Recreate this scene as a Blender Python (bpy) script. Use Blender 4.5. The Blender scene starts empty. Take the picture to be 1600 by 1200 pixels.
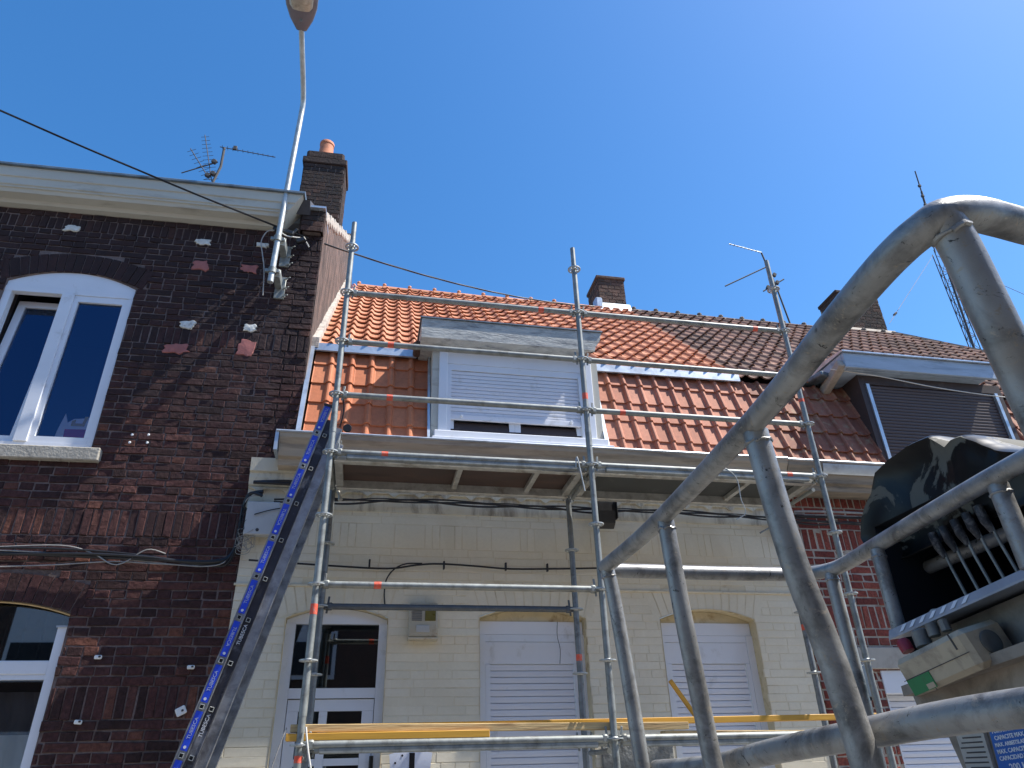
import bpy, math, random
from mathutils import Vector, Matrix, noise as mnoise
R = math.radians
random.seed(7)
SC = bpy.context.scene
COL = SC.collection

# ------------------------------------------------------------------ camera, sky, sun, exposure
SC.render.resolution_x, SC.render.resolution_y = 1024, 768
yaw, pitch, roll = -0.203947, 0.503989, -0.029964
fwd = Vector((-math.sin(yaw)*math.cos(pitch), math.cos(yaw)*math.cos(pitch), math.sin(pitch)))
rt = Vector((math.cos(yaw), math.sin(yaw), 0)); up = rt.cross(fwd)
rt2 = math.cos(roll)*rt + math.sin(roll)*up; up2 = -math.sin(roll)*rt + math.cos(roll)*up
cd = bpy.data.cameras.new('camera'); cam = bpy.data.objects.new('camera', cd); COL.objects.link(cam)
cam.matrix_world = Matrix(((rt2.x, up2.x, -fwd.x, 0.36385), (rt2.y, up2.y, -fwd.y, -5.16682), (rt2.z, up2.z, -fwd.z, 1.49566), (0, 0, 0, 1)))
cd.sensor_width = 36; cd.lens = 36*1110/1600; cd.clip_start = 0.05; cd.clip_end = 2000
SC.camera = cam

SUN = Vector((0.63, -0.138, 1.0)).normalized()
W = bpy.data.worlds.new('World'); SC.world = W; W.use_nodes = True
wn = W.node_tree.nodes; wl = W.node_tree.links
sky = wn.new('ShaderNodeTexSky'); sky.sky_type = 'NISHITA'; sky.sun_disc = False
sky.sun_elevation = math.asin(SUN.z); sky.sun_rotation = math.atan2(SUN.x, SUN.y)
sky.altitude = 50; sky.air_density = 1.0; sky.dust_density = 0.6; sky.ozone_density = 3.0
hs = wn.new('ShaderNodeHueSaturation'); hs.inputs['Saturation'].default_value = 1.30
wl.new(sky.outputs[0], hs.inputs['Color']); wl.new(hs.outputs[0], wn['Background'].inputs[0])
wn['Background'].inputs[1].default_value = 0.138
sd = bpy.data.lights.new('sun', 'SUN'); sd.energy = 5.0; sd.angle = R(0.53); sd.color = (1, 0.955, 0.88)
so = bpy.data.objects.new('sun', sd); COL.objects.link(so); so.rotation_euler = SUN.to_track_quat('Z', 'Y').to_euler()
SC.view_settings.view_transform = 'Standard'; SC.view_settings.look = 'None'
SC.view_settings.exposure = 0.76; SC.view_settings.gamma = 1

# ------------------------------------------------------------------ materials
def nodes(name):
    m = bpy.data.materials.new(name); m.use_nodes = True
    n = m.node_tree.nodes; l = m.node_tree.links
    return m, n, l, n['Principled BSDF']

def ramp(n, stops, interp='LINEAR'):
    r = n.new('ShaderNodeValToRGB'); r.color_ramp.interpolation = interp
    e = r.color_ramp.elements
    while len(e) < len(stops): e.new(0.5)
    for i, (p, c) in enumerate(stops):
        e[i].position = p; e[i].color = (*c, 1) if len(c) == 3 else c
    return r

def noise(n, l, scale, detail=4, rough=.55, coord='Object', stretch=None, dist=0):
    tc = n.new('ShaderNodeTexCoord'); t = n.new('ShaderNodeTexNoise')
    t.inputs['Scale'].default_value = scale; t.inputs['Detail'].default_value = detail
    t.inputs['Roughness'].default_value = rough; t.inputs['Distortion'].default_value = dist
    if stretch:
        mp = n.new('ShaderNodeMapping'); mp.inputs['Scale'].default_value = stretch
        l.new(tc.outputs[coord], mp.inputs[0]); l.new(mp.outputs[0], t.inputs[0])
    else: l.new(tc.outputs[coord], t.inputs[0])
    return t

def mixc(n, l, fac, a, b, mode='MIX'):
    x = n.new('ShaderNodeMix'); x.data_type = 'RGBA'; x.blend_type = mode
    for sock, v in ((x.inputs[0], fac), (x.inputs[6], a), (x.inputs[7], b)):
        if isinstance(v, (int, float)): sock.default_value = v
        elif isinstance(v, tuple): sock.default_value = (*v, 1)
        else: l.new(v, sock)
    return x.outputs[2]

def bump(n, l, p, height, strength=.3, dist=.01):
    b = n.new('ShaderNodeBump'); b.inputs['Strength'].default_value = strength; b.inputs['Distance'].default_value = dist
    l.new(height, b.inputs['Height']); l.new(b.outputs[0], p.inputs['Normal'])

def plain(name, col, rough=.6, metal=0, var=.18, scale=6, dirt=None, dirt_amt=.5, dirt_scale=3, bmp=.15, bdist=.004, bscale=60, stretch=None, spec=.5, coat=0):
    """one surface: colour with soft variation, blotchy dirt and a fine bump"""
    m, n, l, p = nodes(name)
    a = noise(n, l, scale, 5, .6, stretch=stretch)
    dark = tuple(c*(1-var) for c in col); lite = tuple(min(1, c*(1+var)) for c in col)
    r = ramp(n, [(.3, dark), (.7, lite)]); l.new(a.outputs[0], r.inputs[0]); out = r.outputs[0]
    if dirt:
        d = noise(n, l, dirt_scale, 8, .68, stretch=stretch, dist=.4)
        dr = ramp(n, [(.62-.3*dirt_amt, (0, 0, 0)), (.75-.12*dirt_amt, (1, 1, 1))]); l.new(d.outputs[0], dr.inputs[0])
        out = mixc(n, l, dr.outputs[0], out, dirt)
    l.new(out, p.inputs['Base Color'])
    p.inputs['Metallic'].default_value = metal; p.inputs['Specular IOR Level'].default_value = spec
    rr = n.new('ShaderNodeMapRange'); rr.inputs[3].default_value = max(.05, rough-.12); rr.inputs[4].default_value = min(1, rough+.12)
    l.new(a.outputs[0], rr.inputs[0]); l.new(rr.outputs[0], p.inputs['Roughness'])
    if coat: p.inputs['Coat Weight'].default_value = coat
    if bmp:
        b = noise(n, l, bscale, 4, .6, stretch=stretch); bump(n, l, p, b.outputs[0], bmp, bdist)
    return m

def brick_mat(name, stops, soot=None, soot_amt=0.0, chips=None, zsoot=None, rough=.9, bmp=.7, mott=(.45, 1.45)):
    """bricks: each face carries its own random 'tint'"""
    m, n, l, p = nodes(name)
    at = n.new('ShaderNodeAttribute'); at.attribute_name = 'tint'
    r = ramp(n, stops); l.new(at.outputs['Fac'], r.inputs[0])
    a = noise(n, l, 38, 6, .7); ar = ramp(n, [(.3, (mott[0],)*3), (.75, (mott[1],)*3)]); l.new(a.outputs[0], ar.inputs[0])
    out = mixc(n, l, 1.0, r.outputs[0], ar.outputs[0], 'MULTIPLY')
    if soot:
        s = noise(n, l, 1.3, 8, .7, dist=.6)
        f = s.outputs[0]
        if zsoot:
            tc = n.new('ShaderNodeTexCoord'); sp = n.new('ShaderNodeSeparateXYZ'); l.new(tc.outputs['Object'], sp.inputs[0])
            mr = n.new('ShaderNodeMapRange'); mr.inputs[1].default_value = zsoot[0]; mr.inputs[2].default_value = zsoot[1]
            mr.inputs[3].default_value = -.18; mr.inputs[4].default_value = .18
            l.new(sp.outputs[2], mr.inputs[0]); ad = n.new('ShaderNodeMath'); l.new(f, ad.inputs[0]); l.new(mr.outputs[0], ad.inputs[1]); f = ad.outputs[0]
        sr = ramp(n, [(.42, (0, 0, 0)), (.66, (soot_amt,)*3)]); l.new(f, sr.inputs[0])
        out = mixc(n, l, sr.outputs[0], out, soot)
    if chips:
        q = noise(n, l, 9, 9, .8, dist=1.2); qr = ramp(n, [(.715, (0, 0, 0)), (.735, (1, 1, 1))]); l.new(q.outputs[0], qr.inputs[0]); out = mixc(n, l, qr.outputs[0], out, chips)
    l.new(out, p.inputs['Base Color']); p.inputs['Roughness'].default_value = rough; p.inputs['Specular IOR Level'].default_value = .25
    b = noise(n, l, 90, 8, .75); b2 = noise(n, l, 22, 5, .6)
    ad = n.new('ShaderNodeMath'); ad.operation = 'MULTIPLY_ADD'; l.new(b2.outputs[0], ad.inputs[0]); ad.inputs[1].default_value = 2.5; l.new(b.outputs[0], ad.inputs[2])
    bump(n, l, p, ad.outputs[0], bmp, .006)
    return m

def glass_mat(name, tint=(.55, .6, .62), refl=.22, gc=(.85, .93, 1)):
    m, n, l, p = nodes(name)
    n.remove(p); out = n['Material Output']
    tr = n.new('ShaderNodeBsdfTransparent'); tr.inputs[0].default_value = (*tint, 1)
    gl = n.new('ShaderNodeBsdfGlossy'); gl.inputs['Roughness'].default_value = .015; gl.inputs[0].default_value = (*gc, 1)
    fr = n.new('ShaderNodeFresnel'); fr.inputs[0].default_value = 1.6
    mr = n.new('ShaderNodeMapRange'); mr.inputs[1].default_value = .04; mr.inputs[2].default_value = 1; mr.inputs[3].default_value = refl; mr.inputs[4].default_value = 1
    l.new(fr.outputs[0], mr.inputs[0]); mx = n.new('ShaderNodeMixShader'); l.new(mr.outputs[0], mx.inputs[0])
    l.new(tr.outputs[0], mx.inputs[1]); l.new(gl.outputs[0], mx.inputs[2]); l.new(mx.outputs[0], out.inputs[0])
    return m

def galv(name, col=(.26, .275, .262), rough=.55, dirt=(.13, .125, .11), amt=.35, ds=9, metal=.4):
    m = plain(name, col, rough, metal, .22, 14, dirt, amt, ds, .12, .002, 120)
    return m

M = {}
M['brick_dark'] = brick_mat('sooty red brick', [(0, (.040, .021, .020)), (.35, (.064, .029, .028)), (.65, (.082, .034, .032)), (.93, (.104, .045, .038)), (1, (.17, .068, .045))], (.030, .021, .023), .8, zsoot=(3.0, 6.0), bmp=1.0)
M['mortar_dark'] = plain('dark dirty mortar', (.20, .15, .135), .95, 0, .3, 30, (.06, .045, .04), .5, 2, .6, .008, 70)
M['brick_red'] = brick_mat('red brick', [(0, (.17, .045, .035)), (.5, (.24, .055, .042)), (1, (.31, .085, .058))], (.12, .055, .05), .45)
M['mortar_light'] = plain('pale mortar', (.40, .35, .29), .95, 0, .15, 20, (.2, .15, .12), .3, 3, .5, .006, 60)
M['brick_chimney'] = brick_mat('weathered chimney brick', [(0, (.04, .03, .028)), (.5, (.07, .045, .038)), (1, (.12, .06, .045))], (.03, .026, .026), .8)
M['brick_old'] = brick_mat('old brown brick', [(0, (.09, .06, .048)), (.5, (.14, .085, .065)), (1, (.2, .115, .085))], (.06, .05, .045), .7)
M['cream_brick'] = brick_mat('cream painted brick', [(0, (.74, .675, .53)), (.5, (.76, .695, .55)), (1, (.78, .715, .57))], (.60, .51, .36), .4, rough=.75, bmp=.07, mott=(.95, 1.04), chips=(.12, .09, .06))
M['cream_paint'] = plain('cream paint', (.69, .61, .45), .75, 0, .06, 3, (.45, .35, .21), .25, 2.5, .2, .006, 40)
M['cream_trim'] = plain('chipped cream paint', (.66, .61, .48), .7, 0, .1, 5, (.24, .2, .15), .35, 6, .4, .008, 30, stretch=(1, 1, .25))
M['reveal_yellow'] = plain('ochre painted reveal', (.62, .53, .35), .8, 0, .12, 5, (.3, .2, .09), .3, 6, .3)
M['render_pink'] = plain('ribbed brown render', (.165, .112, .092), .95, 0, .45, 9, (.065, .04, .034), .6, 7, 1.0, .03, 30, stretch=(1, 2.2, .12))
def streaks():
    m, n, l, p = M['render_pink'], M['render_pink'].node_tree.nodes, M['render_pink'].node_tree.links, M['render_pink'].node_tree.nodes['Principled BSDF']
    old = p.inputs['Base Color'].links[0].from_socket
    a = noise(n, l, 34, 6, .7, stretch=(1, 1, .09), dist=.3); r1 = ramp(n, [(.40, (.28, .25, .24)), (.52, (1, 1, 1)), (.66, (2.3, 2.1, 1.95))]); l.new(a.outputs[0], r1.inputs[0])
    l.new(mixc(n, l, 1.0, old, r1.outputs[0], 'MULTIPLY'), p.inputs['Base Color'])
    bump(n, l, p, a.outputs[0], 1.0, .03)
streaks()
M['mortar_white'] = plain('white lime mortar', (.50, .45, .39), .9, 0, .2, 12, (.30, .24, .2), .45, 8, .7, .012, 40)
M['patch_white'] = plain('white filler', (.62, .62, .58), .9, 0, .15, 30, (.3, .29, .27), .3, 20, .6, .006, 60)
M['patch_pink'] = plain('pink brick filler', (.36, .13, .115), .9, 0, .15, 20, (.2, .08, .07), .3, 12, .5, .006, 60)
M['upvc'] = plain('white plastic', (.72, .74, .78), .35, 0, .04, 2, (.55, .55, .55), .12, 5, .03)
M['shutter'] = plain('white shutter slats', (.70, .71, .755), .45, 0, .03, 2, (.5, .5, .5), .12, 4, .03)
M['shutter_brown'] = plain('brown shutter slats', (.07, .047, .046), .55, 0, .1, 3, None, bmp=.05)
M['wood_brown'] = plain('dark brown cladding', (.05, .034, .032), .7, 0, .2, 4, (.10, .08, .07), .2, 5, .2)
M['wood_grey'] = plain('flaking grey painted wood', (.52, .52, .48), .85, 0, .15, 9, (.17, .18, .19), .60, 9, .9, .008, 40, stretch=(.45, 1, 1.8))
M['wood_pale'] = plain('pale blue painted board', (.36, .44, .53), .6, 0, .15, 5, (.20, .25, .32), .4, 6, .3, .004, 30, stretch=(.3, 1, 2))
M['wood_beige'] = plain('beige painted gutter board', (.44, .365, .275), .7, 0, .12, 4, (.22, .18, .14), .42, 4, .3, .004, 30, stretch=(.25, 1, 2.5))
M['cornice'] = plain('off white cornice boards', (.50, .485, .42), .7, 0, .07, 2, (.30, .27, .22), .25, 4, .15, stretch=(.3, 1, 2))
M['wood_old'] = plain('weathered bare gutter board', (.27, .23, .18), .85, 0, .25, 6, (.10, .09, .08), .5, 5, .6, .006, 30, stretch=(.3, 1, 3))
M['zinc'] = plain('zinc sheet', (.52, .57, .62), .38, .55, .12, 6, (.35, .37, .40), .4, 5, .1)
M['zinc_dark'] = plain('grey zinc edge', (.16, .2, .23), .5, .5, .2, 6, (.08, .09, .1), .4, 5, .1)
M['stone_sill'] = plain('rough stone sill', (.40, .37, .31), .9, 0, .15, 10, (.22, .2, .17), .4, 12, .9, .008, 40)
M['stone_grey'] = plain('grey plinth render', (.22, .22, .2), .95, 0, .2, 8, (.12, .12, .11), .5, 10, 1.0, .02, 18)
M['concrete'] = plain('concrete lintel', (.42, .39, .34), .9, 0, .1, 4, (.3, .27, .23), .3, 3, .3)
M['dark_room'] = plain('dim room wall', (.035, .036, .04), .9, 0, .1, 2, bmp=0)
M['glass'] = glass_mat('window glass', (.8, .83, .84), .10)
M['glass_blue'] = glass_mat('blue reflection window glass', (.90, .94, .97), .17, (.22, .33, .58))  # gloss colour tinted blue so the panes mirror a deeper sky
M['glass_dark'] = glass_mat('dark door glass', (.30, .33, .34), .16)
M['galv'] = galv('galvanised steel tube')
M['galv_mid'] = galv('dull galvanised tube', (.20, .215, .22), .5, (.09, .09, .085), .35, 12, .4)
M['galv_dark'] = galv('dark weathered steel tube', (.095, .108, .12), .5, (.2, .2, .2), .18, 20, .3)
M['galv_bright'] = galv('bright galvanised steel', (.42, .44, .43), .45, (.3, .29, .27), .25)
M['rail'] = galv('scuffed galvanised rail', (.31, .308, .295), .40, (.10, .096, .09), .48, 13, .35)
def scuffs():
    m, n, l, p = M['rail'], M['rail'].node_tree.nodes, M['rail'].node_tree.links, M['rail'].node_tree.nodes['Principled BSDF']
    old = p.inputs['Base Color'].links[0].from_socket
    a = noise(n, l, 70, 9, .75, dist=.5); r1 = ramp(n, [(.57, (0, 0, 0)), (.63, (1, 1, 1))]); l.new(a.outputs[0], r1.inputs[0])
    b = noise(n, l, 30, 8, .8, dist=1.5); r2 = ramp(n, [(.60, (0, 0, 0)), (.63, (1, 1, 1))]); l.new(b.outputs[0], r2.inputs[0])
    o = mixc(n, l, r1.outputs[0], old, (.33, .29, .235)); o = mixc(n, l, r2.outputs[0], o, (.03, .028, .028)); l.new(o, p.inputs['Base Color'])
    c = noise(n, l, 45, 8, .75); bump(n, l, p, c.outputs[0], .35, .003)
scuffs()
M['alu'] = galv('aluminium profile', (.50, .49, .45), .45, (.25, .22, .18), .4, 6, .5)
M['alu_ladder'] = galv('ladder aluminium', (.36, .37, .39), .42, (.12, .12, .13), .45, 5, .6)
M['ladder_black'] = plain('black worn ladder coating', (.03, .03, .04), .45, .2, .3, 9, (.22, .23, .26), .28, 5, .1)
M['sticker_blue'] = plain('blue printed foil', (.022, .07, .62), .35, 0, .1, 9, (.06, .08, .2), .28, 14, .03)
M['ply_brown'] = plain('brown deck plywood', (.065, .038, .029), .6, 0, .35, 9, (.05, .035, .03), .35, 7, .15, stretch=(.3, 1, 1))
M['ply_dark'] = plain('dark deck plywood', (.045, .048, .046), .6, 0, .25, 6, (.09, .09, .085), .2, 9, .15)
M['orange_paint'] = plain('orange red marking paint', (.72, .10, .05), .6, 0, .15, 40, (.4, .3, .26), .3, 60, 0)
M['plank_yellow'] = plain('yellow glazed timber', (.62, .33, .04), .6, 0, .2, 5, (.35, .17, .03), .3, 5, .2, .003, 40, stretch=(.15, 2, 3))
M['plank_pale'] = plain('rough sawn pale timber', (.62, .45, .22), .85, 0, .25, 8, (.33, .2, .09), .5, 11, .7, .005, 30, stretch=(.2, 2, 3))
M['cable'] = plain('black cable', (.012, .012, .014), .45, 0, .3, 20, None, bmp=0)
M['cable_grey'] = plain('grey cable', (.32, .31, .29), .6, 0, .2, 20, None, bmp=0)
M['cable_white'] = plain('white cable', (.66, .64, .58), .5, 0, .1, 20, None, bmp=0)
M['black_plastic'] = plain('black plastic', (.012, .012, .014), .4, 0, .3, 10, (.05, .05, .05), .2, 6, .1)
M['steel_dark'] = plain('dark aerial metal', (.06, .058, .06), .75, 0, .3, 20, None, bmp=0)
M['box_grey'] = plain('grey white cabinet', (.46, .47, .47), .5, 0, .06, 5, (.35, .36, .36), .25, 6, .05)
M['box_beige'] = plain('dirty beige plastic', (.42, .35, .25), .6, 0, .12, 8, (.20, .16, .12), .42, 14, .1)
M['fairing'] = plain('dusty beige metal', (.30, .255, .205), .65, .1, .15, 4, (.15, .125, .10), .45, 9, .15)
M['grey_plate'] = plain('grey painted plate', (.24, .23, .205), .55, .2, .15, 5, (.11, .10, .09), .45, 7, .1)
M['tray'] = plain('bluish grey tray', (.34, .37, .43), .5, .3, .12, 7, (.5, .5, .5), .25, 12, .05)
M['green'] = plain('green sticker', (.012, .19, .065), .5, 0, .1, 20, (.03, .1, .05), .2, 20, 0)
M['white_print'] = plain('white print', (.72, .74, .78), .6, 0, .05, 30, bmp=0)
M['faint_print'] = plain('faint white print', (.42, .47, .66), .5, 0, .1, 30, bmp=0)
M['red_plastic'] = plain('red plastic', (.28, .02, .035), .5, 0, .1, 20, bmp=0)
M['olive'] = plain('olive window', (.13, .11, .02), .3, 0, .15, 20, bmp=0)
M['terracotta'] = plain('terracotta pot', (.52, .19, .095), .8, 0, .15, 8, (.25, .10, .06), .3, 6, .3)
M['ridge_grey'] = plain('old ridge tile', (.15, .125, .105), .9, 0, .3, 12, (.07, .065, .06), .5, 14, .5)
M['curtain'] = plain('white net curtain', (.78, .82, .82), .9, 0, .08, 3, bmp=0)
M['curtain_grey'] = plain('grey curtain', (.16, .16, .18), .9, 0, .1, 3, bmp=0)
M['toy_white'] = plain('white felt', (.85, .85, .83), .9, 0, .05, 20, bmp=0)
M['toy_red'] = plain('red felt', (.55, .05, .10), .9, 0, .05, 20, bmp=0)
M['toy_yellow'] = plain('mustard felt', (.6, .42, .08), .9, 0, .05, 20, bmp=0)
M['ink'] = plain('black enamel', (.01, .01, .012), .3, 0, 0, 20, bmp=0)
M['enamel'] = plain('white enamel', (.66, .69, .78), .25, 0, .03, 5, bmp=0)
M['asphalt'] = plain('asphalt', (.15, .145, .135), .9, 0, .2, 3, (.08, .078, .075), .4, 1, .5, .004, 150)
M['paving'] = plain('concrete paving', (.40, .38, .34), .9, 0, .12, 3, (.2, .19, .18), .4, 2, .3)
M['slate'] = plain('dark slate', (.06, .06, .07), .7, 0, .2, 10)
M['red_spill'] = M['red_plastic']

def tile_mat(name, stops, dirt=None, amt=.4, ds=5, rough=.75):
    m, n, l, p = nodes(name)
    at = n.new('ShaderNodeAttribute'); at.attribute_name = 'tint'
    r = ramp(n, stops); l.new(at.outputs['Fac'], r.inputs[0])
    a = noise(n, l, 25, 6, .7); ar = ramp(n, [(.3, (.82, .82, .82)), (.75, (1.12, 1.12, 1.12))]); l.new(a.outputs[0], ar.inputs[0])
    out = mixc(n, l, 1.0, r.outputs[0], ar.outputs[0], 'MULTIPLY')
    if dirt:
        d = noise(n, l, ds, 8, .72, dist=.5); dr = ramp(n, [(.62-.3*amt, (0, 0, 0)), (.78-.12*amt, (.9, .9, .9))]); l.new(d.outputs[0], dr.inputs[0])
        out = mixc(n, l, dr.outputs[0], out, dirt)
    l.new(out, p.inputs['Base Color']); p.inputs['Roughness'].default_value = rough; p.inputs['Specular IOR Level'].default_value = .3
    b = noise(n, l, 120, 5, .7); bump(n, l, p, b.outputs[0], .25, .003)
    return m
M['tile_orange'] = tile_mat('orange clay tiles', [(0, (.44, .17, .085)), (.5, (.52, .215, .115)), (1, (.60, .27, .155))], (.34, .15, .09), .28)
M['tile_red'] = tile_mat('red clay tiles', [(0, (.42, .165, .10)), (.5, (.48, .195, .122)), (1, (.55, .235, .15))], (.28, .12, .085), .3)
M['tile_red_new'] = tile_mat('fresh red clay tiles', [(0, (.45, .145, .065)), (.5, (.50, .17, .078)), (1, (.55, .20, .095))], (.38, .14, .075), .25)
M['tile_brown'] = tile_mat('weathered brown tiles', [(0, (.17, .10, .07)), (.5, (.25, .14, .10)), (.9, (.34, .19, .135)), (1, (.40, .22, .15))], (.10, .07, .055), .42, 9)
M['tile_lichen'] = tile_mat('lichened red tiles', [(0, (.24, .09, .055)), (.5, (.31, .12, .075)), (1, (.38, .16, .10))], (.36, .28, .17), .35, 9)

# ------------------------------------------------------------------ mesh helpers
class MB:
    """collects shapes (in world numbers) and links them as one mesh object"""
    def __init__(s): s.v = []; s.f = []; s.t = []; s.m = []; s.s = []
    def add(s, vs, fs, tint=0.5, mi=0, smooth=False):
        o = len(s.v); s.v += [tuple(v) for v in vs]
        for f in fs: s.f.append(tuple(o+i for i in f)); s.t.append(tint); s.m.append(mi); s.s.append(smooth)
        return s
    def box(s, x0, x1, y0, y1, z0, z1, tint=.5, mi=0, bev=0):
        if x0 > x1: x0, x1 = x1, x0
        if y0 > y1: y0, y1 = y1, y0
        if z0 > z1: z0, z1 = z1, z0
        if not bev:
            vs = [(x, y, z) for z in (z0, z1) for y in (y0, y1) for x in (x0, x1)]
            return s.add(vs, [(0, 2, 3, 1), (4, 5, 7, 6), (0, 1, 5, 4), (2, 6, 7, 3), (0, 4, 6, 2), (1, 3, 7, 5)], tint, mi)
        c = Vector(((x0+x1)/2, (y0+y1)/2, (z0+z1)/2))
        return s.obox(c, (x1-x0, y1-y0, z1-z0), Matrix.Identity(3), bev, tint, mi)
    def obox(s, c, size, rot, bev=.004, tint=.5, mi=0):
        """chamfered box, rot a 3x3 matrix"""
        hx, hy, hz = (d/2 for d in size); b = min(bev, hx*.9, hy*.9, hz*.9)
        vs = []; idx = {}
        for sx in (-1, 1):
            for sy in (-1, 1):
                for sz in (-1, 1):
                    for ax in range(3):
                        p = [sx*(hx-b), sy*(hy-b), sz*(hz-b)]; p[ax] = (sx*hx, sy*hy, sz*hz)[ax]
                        idx[(sx, sy, sz, ax)] = len(vs); vs.append(rot @ Vector(p) + Vector(c))
        fs = []
        for ax in range(3):
            o = [a for a in range(3) if a != ax]
            for sg in (-1, 1):
                q = []
                for (a, bb) in ((-1, -1), (1, -1), (1, 1), (-1, 1)):
                    k = [0, 0, 0]; k[ax] = sg; k[o[0]] = a; k[o[1]] = bb; q.append(idx[(*k, ax)])
                fs.append(q if (sg > 0) == (ax != 1) else q[::-1])
        for a in range(3):           # edge chamfers along axis a
            o = [i for i in range(3) if i != a]
            for s1 in (-1, 1):
                for s2 in (-1, 1):
                    def K(sa, ax):
                        k = [0, 0, 0]; k[a] = sa; k[o[0]] = s1; k[o[1]] = s2; return idx[(*k, ax)]
                    fs.append([K(-1, o[0]), K(1, o[0]), K(1, o[1]), K(-1, o[1])])
        for sx in (-1, 1):
            for sy in (-1, 1):
                for sz in (-1, 1): fs.append([idx[(sx, sy, sz, a)] for a in range(3)])
        return s.add(vs, fs, tint, mi)
    def tube(s, pts, r, n=12, caps=True, tint=.5, mi=0, smooth=True, rs=None):
        pts = [Vector(p) for p in pts]; N = len(pts); vs = []; fs = []
        t0 = (pts[1]-pts[0]).normalized(); ref = Vector((0, 0, 1)) if abs(t0.z) < .9 else Vector((1, 0, 0))
        u = t0.cross(ref).normalized()
        for i, p in enumerate(pts):
            t = (pts[min(i+1, N-1)]-pts[max(i-1, 0)]).normalized()
            u = (u - t*u.dot(t)).normalized(); w = t.cross(u)
            rr = rs[i] if rs else r
            for k in range(n):
                a = 2*math.pi*k/n; vs.append(p + (u*math.cos(a)+w*math.sin(a))*rr)
        for i in range(N-1):
            for k in range(n): k2 = (k+1) % n; fs.append((i*n+k, i*n+k2, (i+1)*n+k2, (i+1)*n+k))
        s.add(vs, fs, tint, mi, smooth)
        if caps: s.add(vs[:n][::-1], [tuple(range(n))], tint, mi); s.add(vs[-n:], [tuple(range(n))], tint, mi)
        return s
    def prism(s, poly, axis, a0, a1, tint=.5, mi=0):
        """polygon in the plane across `axis`, extruded from a0 to a1"""
        def P(p, a): return {'x': (a, p[0], p[1]), 'y': (p[0], a, p[1]), 'z': (p[0], p[1], a)}[axis]
        n = len(poly); vs = [P(p, a0) for p in poly]+[P(p, a1) for p in poly]
        fs = [tuple(range(n))[::-1], tuple(range(n, 2*n))]+[(i, (i+1) % n, n+(i+1) % n, n+i) for i in range(n)]
        return s.add(vs, fs, tint, mi)
    def lathe(s, prof, c, axis=Vector((0, 0, 1)), n=20, tint=.5, mi=0):
        axis = Vector(axis).normalized(); u = axis.orthogonal().normalized(); w = axis.cross(u); c = Vector(c); vs = []; fs = []
        for (r, h) in prof:
            for k in range(n): a = 2*math.pi*k/n; vs.append(c+axis*h+(u*math.cos(a)+w*math.sin(a))*r)
        for i in range(len(prof)-1):
            for k in range(n): k2 = (k+1) % n; fs.append((i*n+k, i*n+k2, (i+1)*n+k2, (i+1)*n+k))
        fs.append(tuple(range(n))[::-1]); fs.append(tuple((len(prof)-1)*n+k for k in range(n)))
        return s.add(vs, fs, tint, mi, True)
    def build(s, name, mats, parent=None, kind=None, fix=True):
        me = bpy.data.meshes.new(name)
        loc = Vector((0, 0, 0)); q = parent
        while q is not None: loc = loc+Vector(q.location); q = q.parent
        me.from_pydata([tuple(Vector(v)-loc) for v in s.v], [], s.f)
        if not isinstance(mats, (list, tuple)): mats = [mats]
        for m in mats: me.materials.append(m)
        me.polygons.foreach_set('material_index', s.m); me.polygons.foreach_set('use_smooth', s.s)
        a = me.attributes.new('tint', 'FLOAT', 'FACE'); a.data.foreach_set('value', s.t)
        me.update()
        if fix:
            import bmesh
            bm = bmesh.new(); bm.from_mesh(me); bmesh.ops.recalc_face_normals(bm, faces=bm.faces); bm.to_mesh(me); bm.free()
        if any(s.s):
            try: me.set_sharp_from_angle(angle=R(40))
            except Exception: pass
        o = bpy.data.objects.new(name, me); COL.objects.link(o); o.parent = parent
        if kind: o['kind'] = kind
        return o

def thing(name, label, cat, loc=(0, 0, 0), rz=0, group=None):
    o = bpy.data.objects.new(name, None); COL.objects.link(o); o.location = loc; o.rotation_euler = (0, 0, rz)
    o.empty_display_size = .2
    o['label'] = label; o['category'] = cat
    if group: o['group'] = group
    return o
def tag(o, label, cat, group=None):
    o['label'] = label; o['category'] = cat
    if group: o['group'] = group
    return o
def plab(o, label): o['label'] = label; return o

def text_obj(body, size, mat, parent, origin, xdir, ydir, thick=.0006, name='lettering', bold=0, align='CENTER'):
    """lettering as a thin mesh lying in the plane (xdir, ydir)"""
    cu = bpy.data.curves.new(name, 'FONT'); cu.body = body; cu.size = size; cu.extrude = thick; cu.offset = bold
    cu.align_x = align; cu.align_y = 'CENTER'; cu.resolution_u = 3
    t = bpy.data.objects.new(name, cu); COL.objects.link(t)
    dg = bpy.context.evaluated_depsgraph_get(); me = bpy.data.meshes.new_from_object(t.evaluated_get(dg))
    COL.objects.unlink(t); bpy.data.objects.remove(t)
    x = Vector(xdir).normalized(); y = Vector(ydir); y = (y-x*y.dot(x)).normalized(); z = x.cross(y)
    loc = Vector((0, 0, 0)); q = parent
    while q is not None: loc = loc+Vector(q.location); q = q.parent
    mw = Matrix(((x.x, y.x, z.x, 0), (x.y, y.y, z.y, 0), (x.z, y.z, z.z, 0), (0, 0, 0, 1)))
    mw.translation = Vector(origin)-loc; me.transform(mw)
    me.materials.clear(); me.materials.append(mat)
    o = bpy.data.objects.new(name, me); COL.objects.link(o); o.parent = parent
    return o

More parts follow.
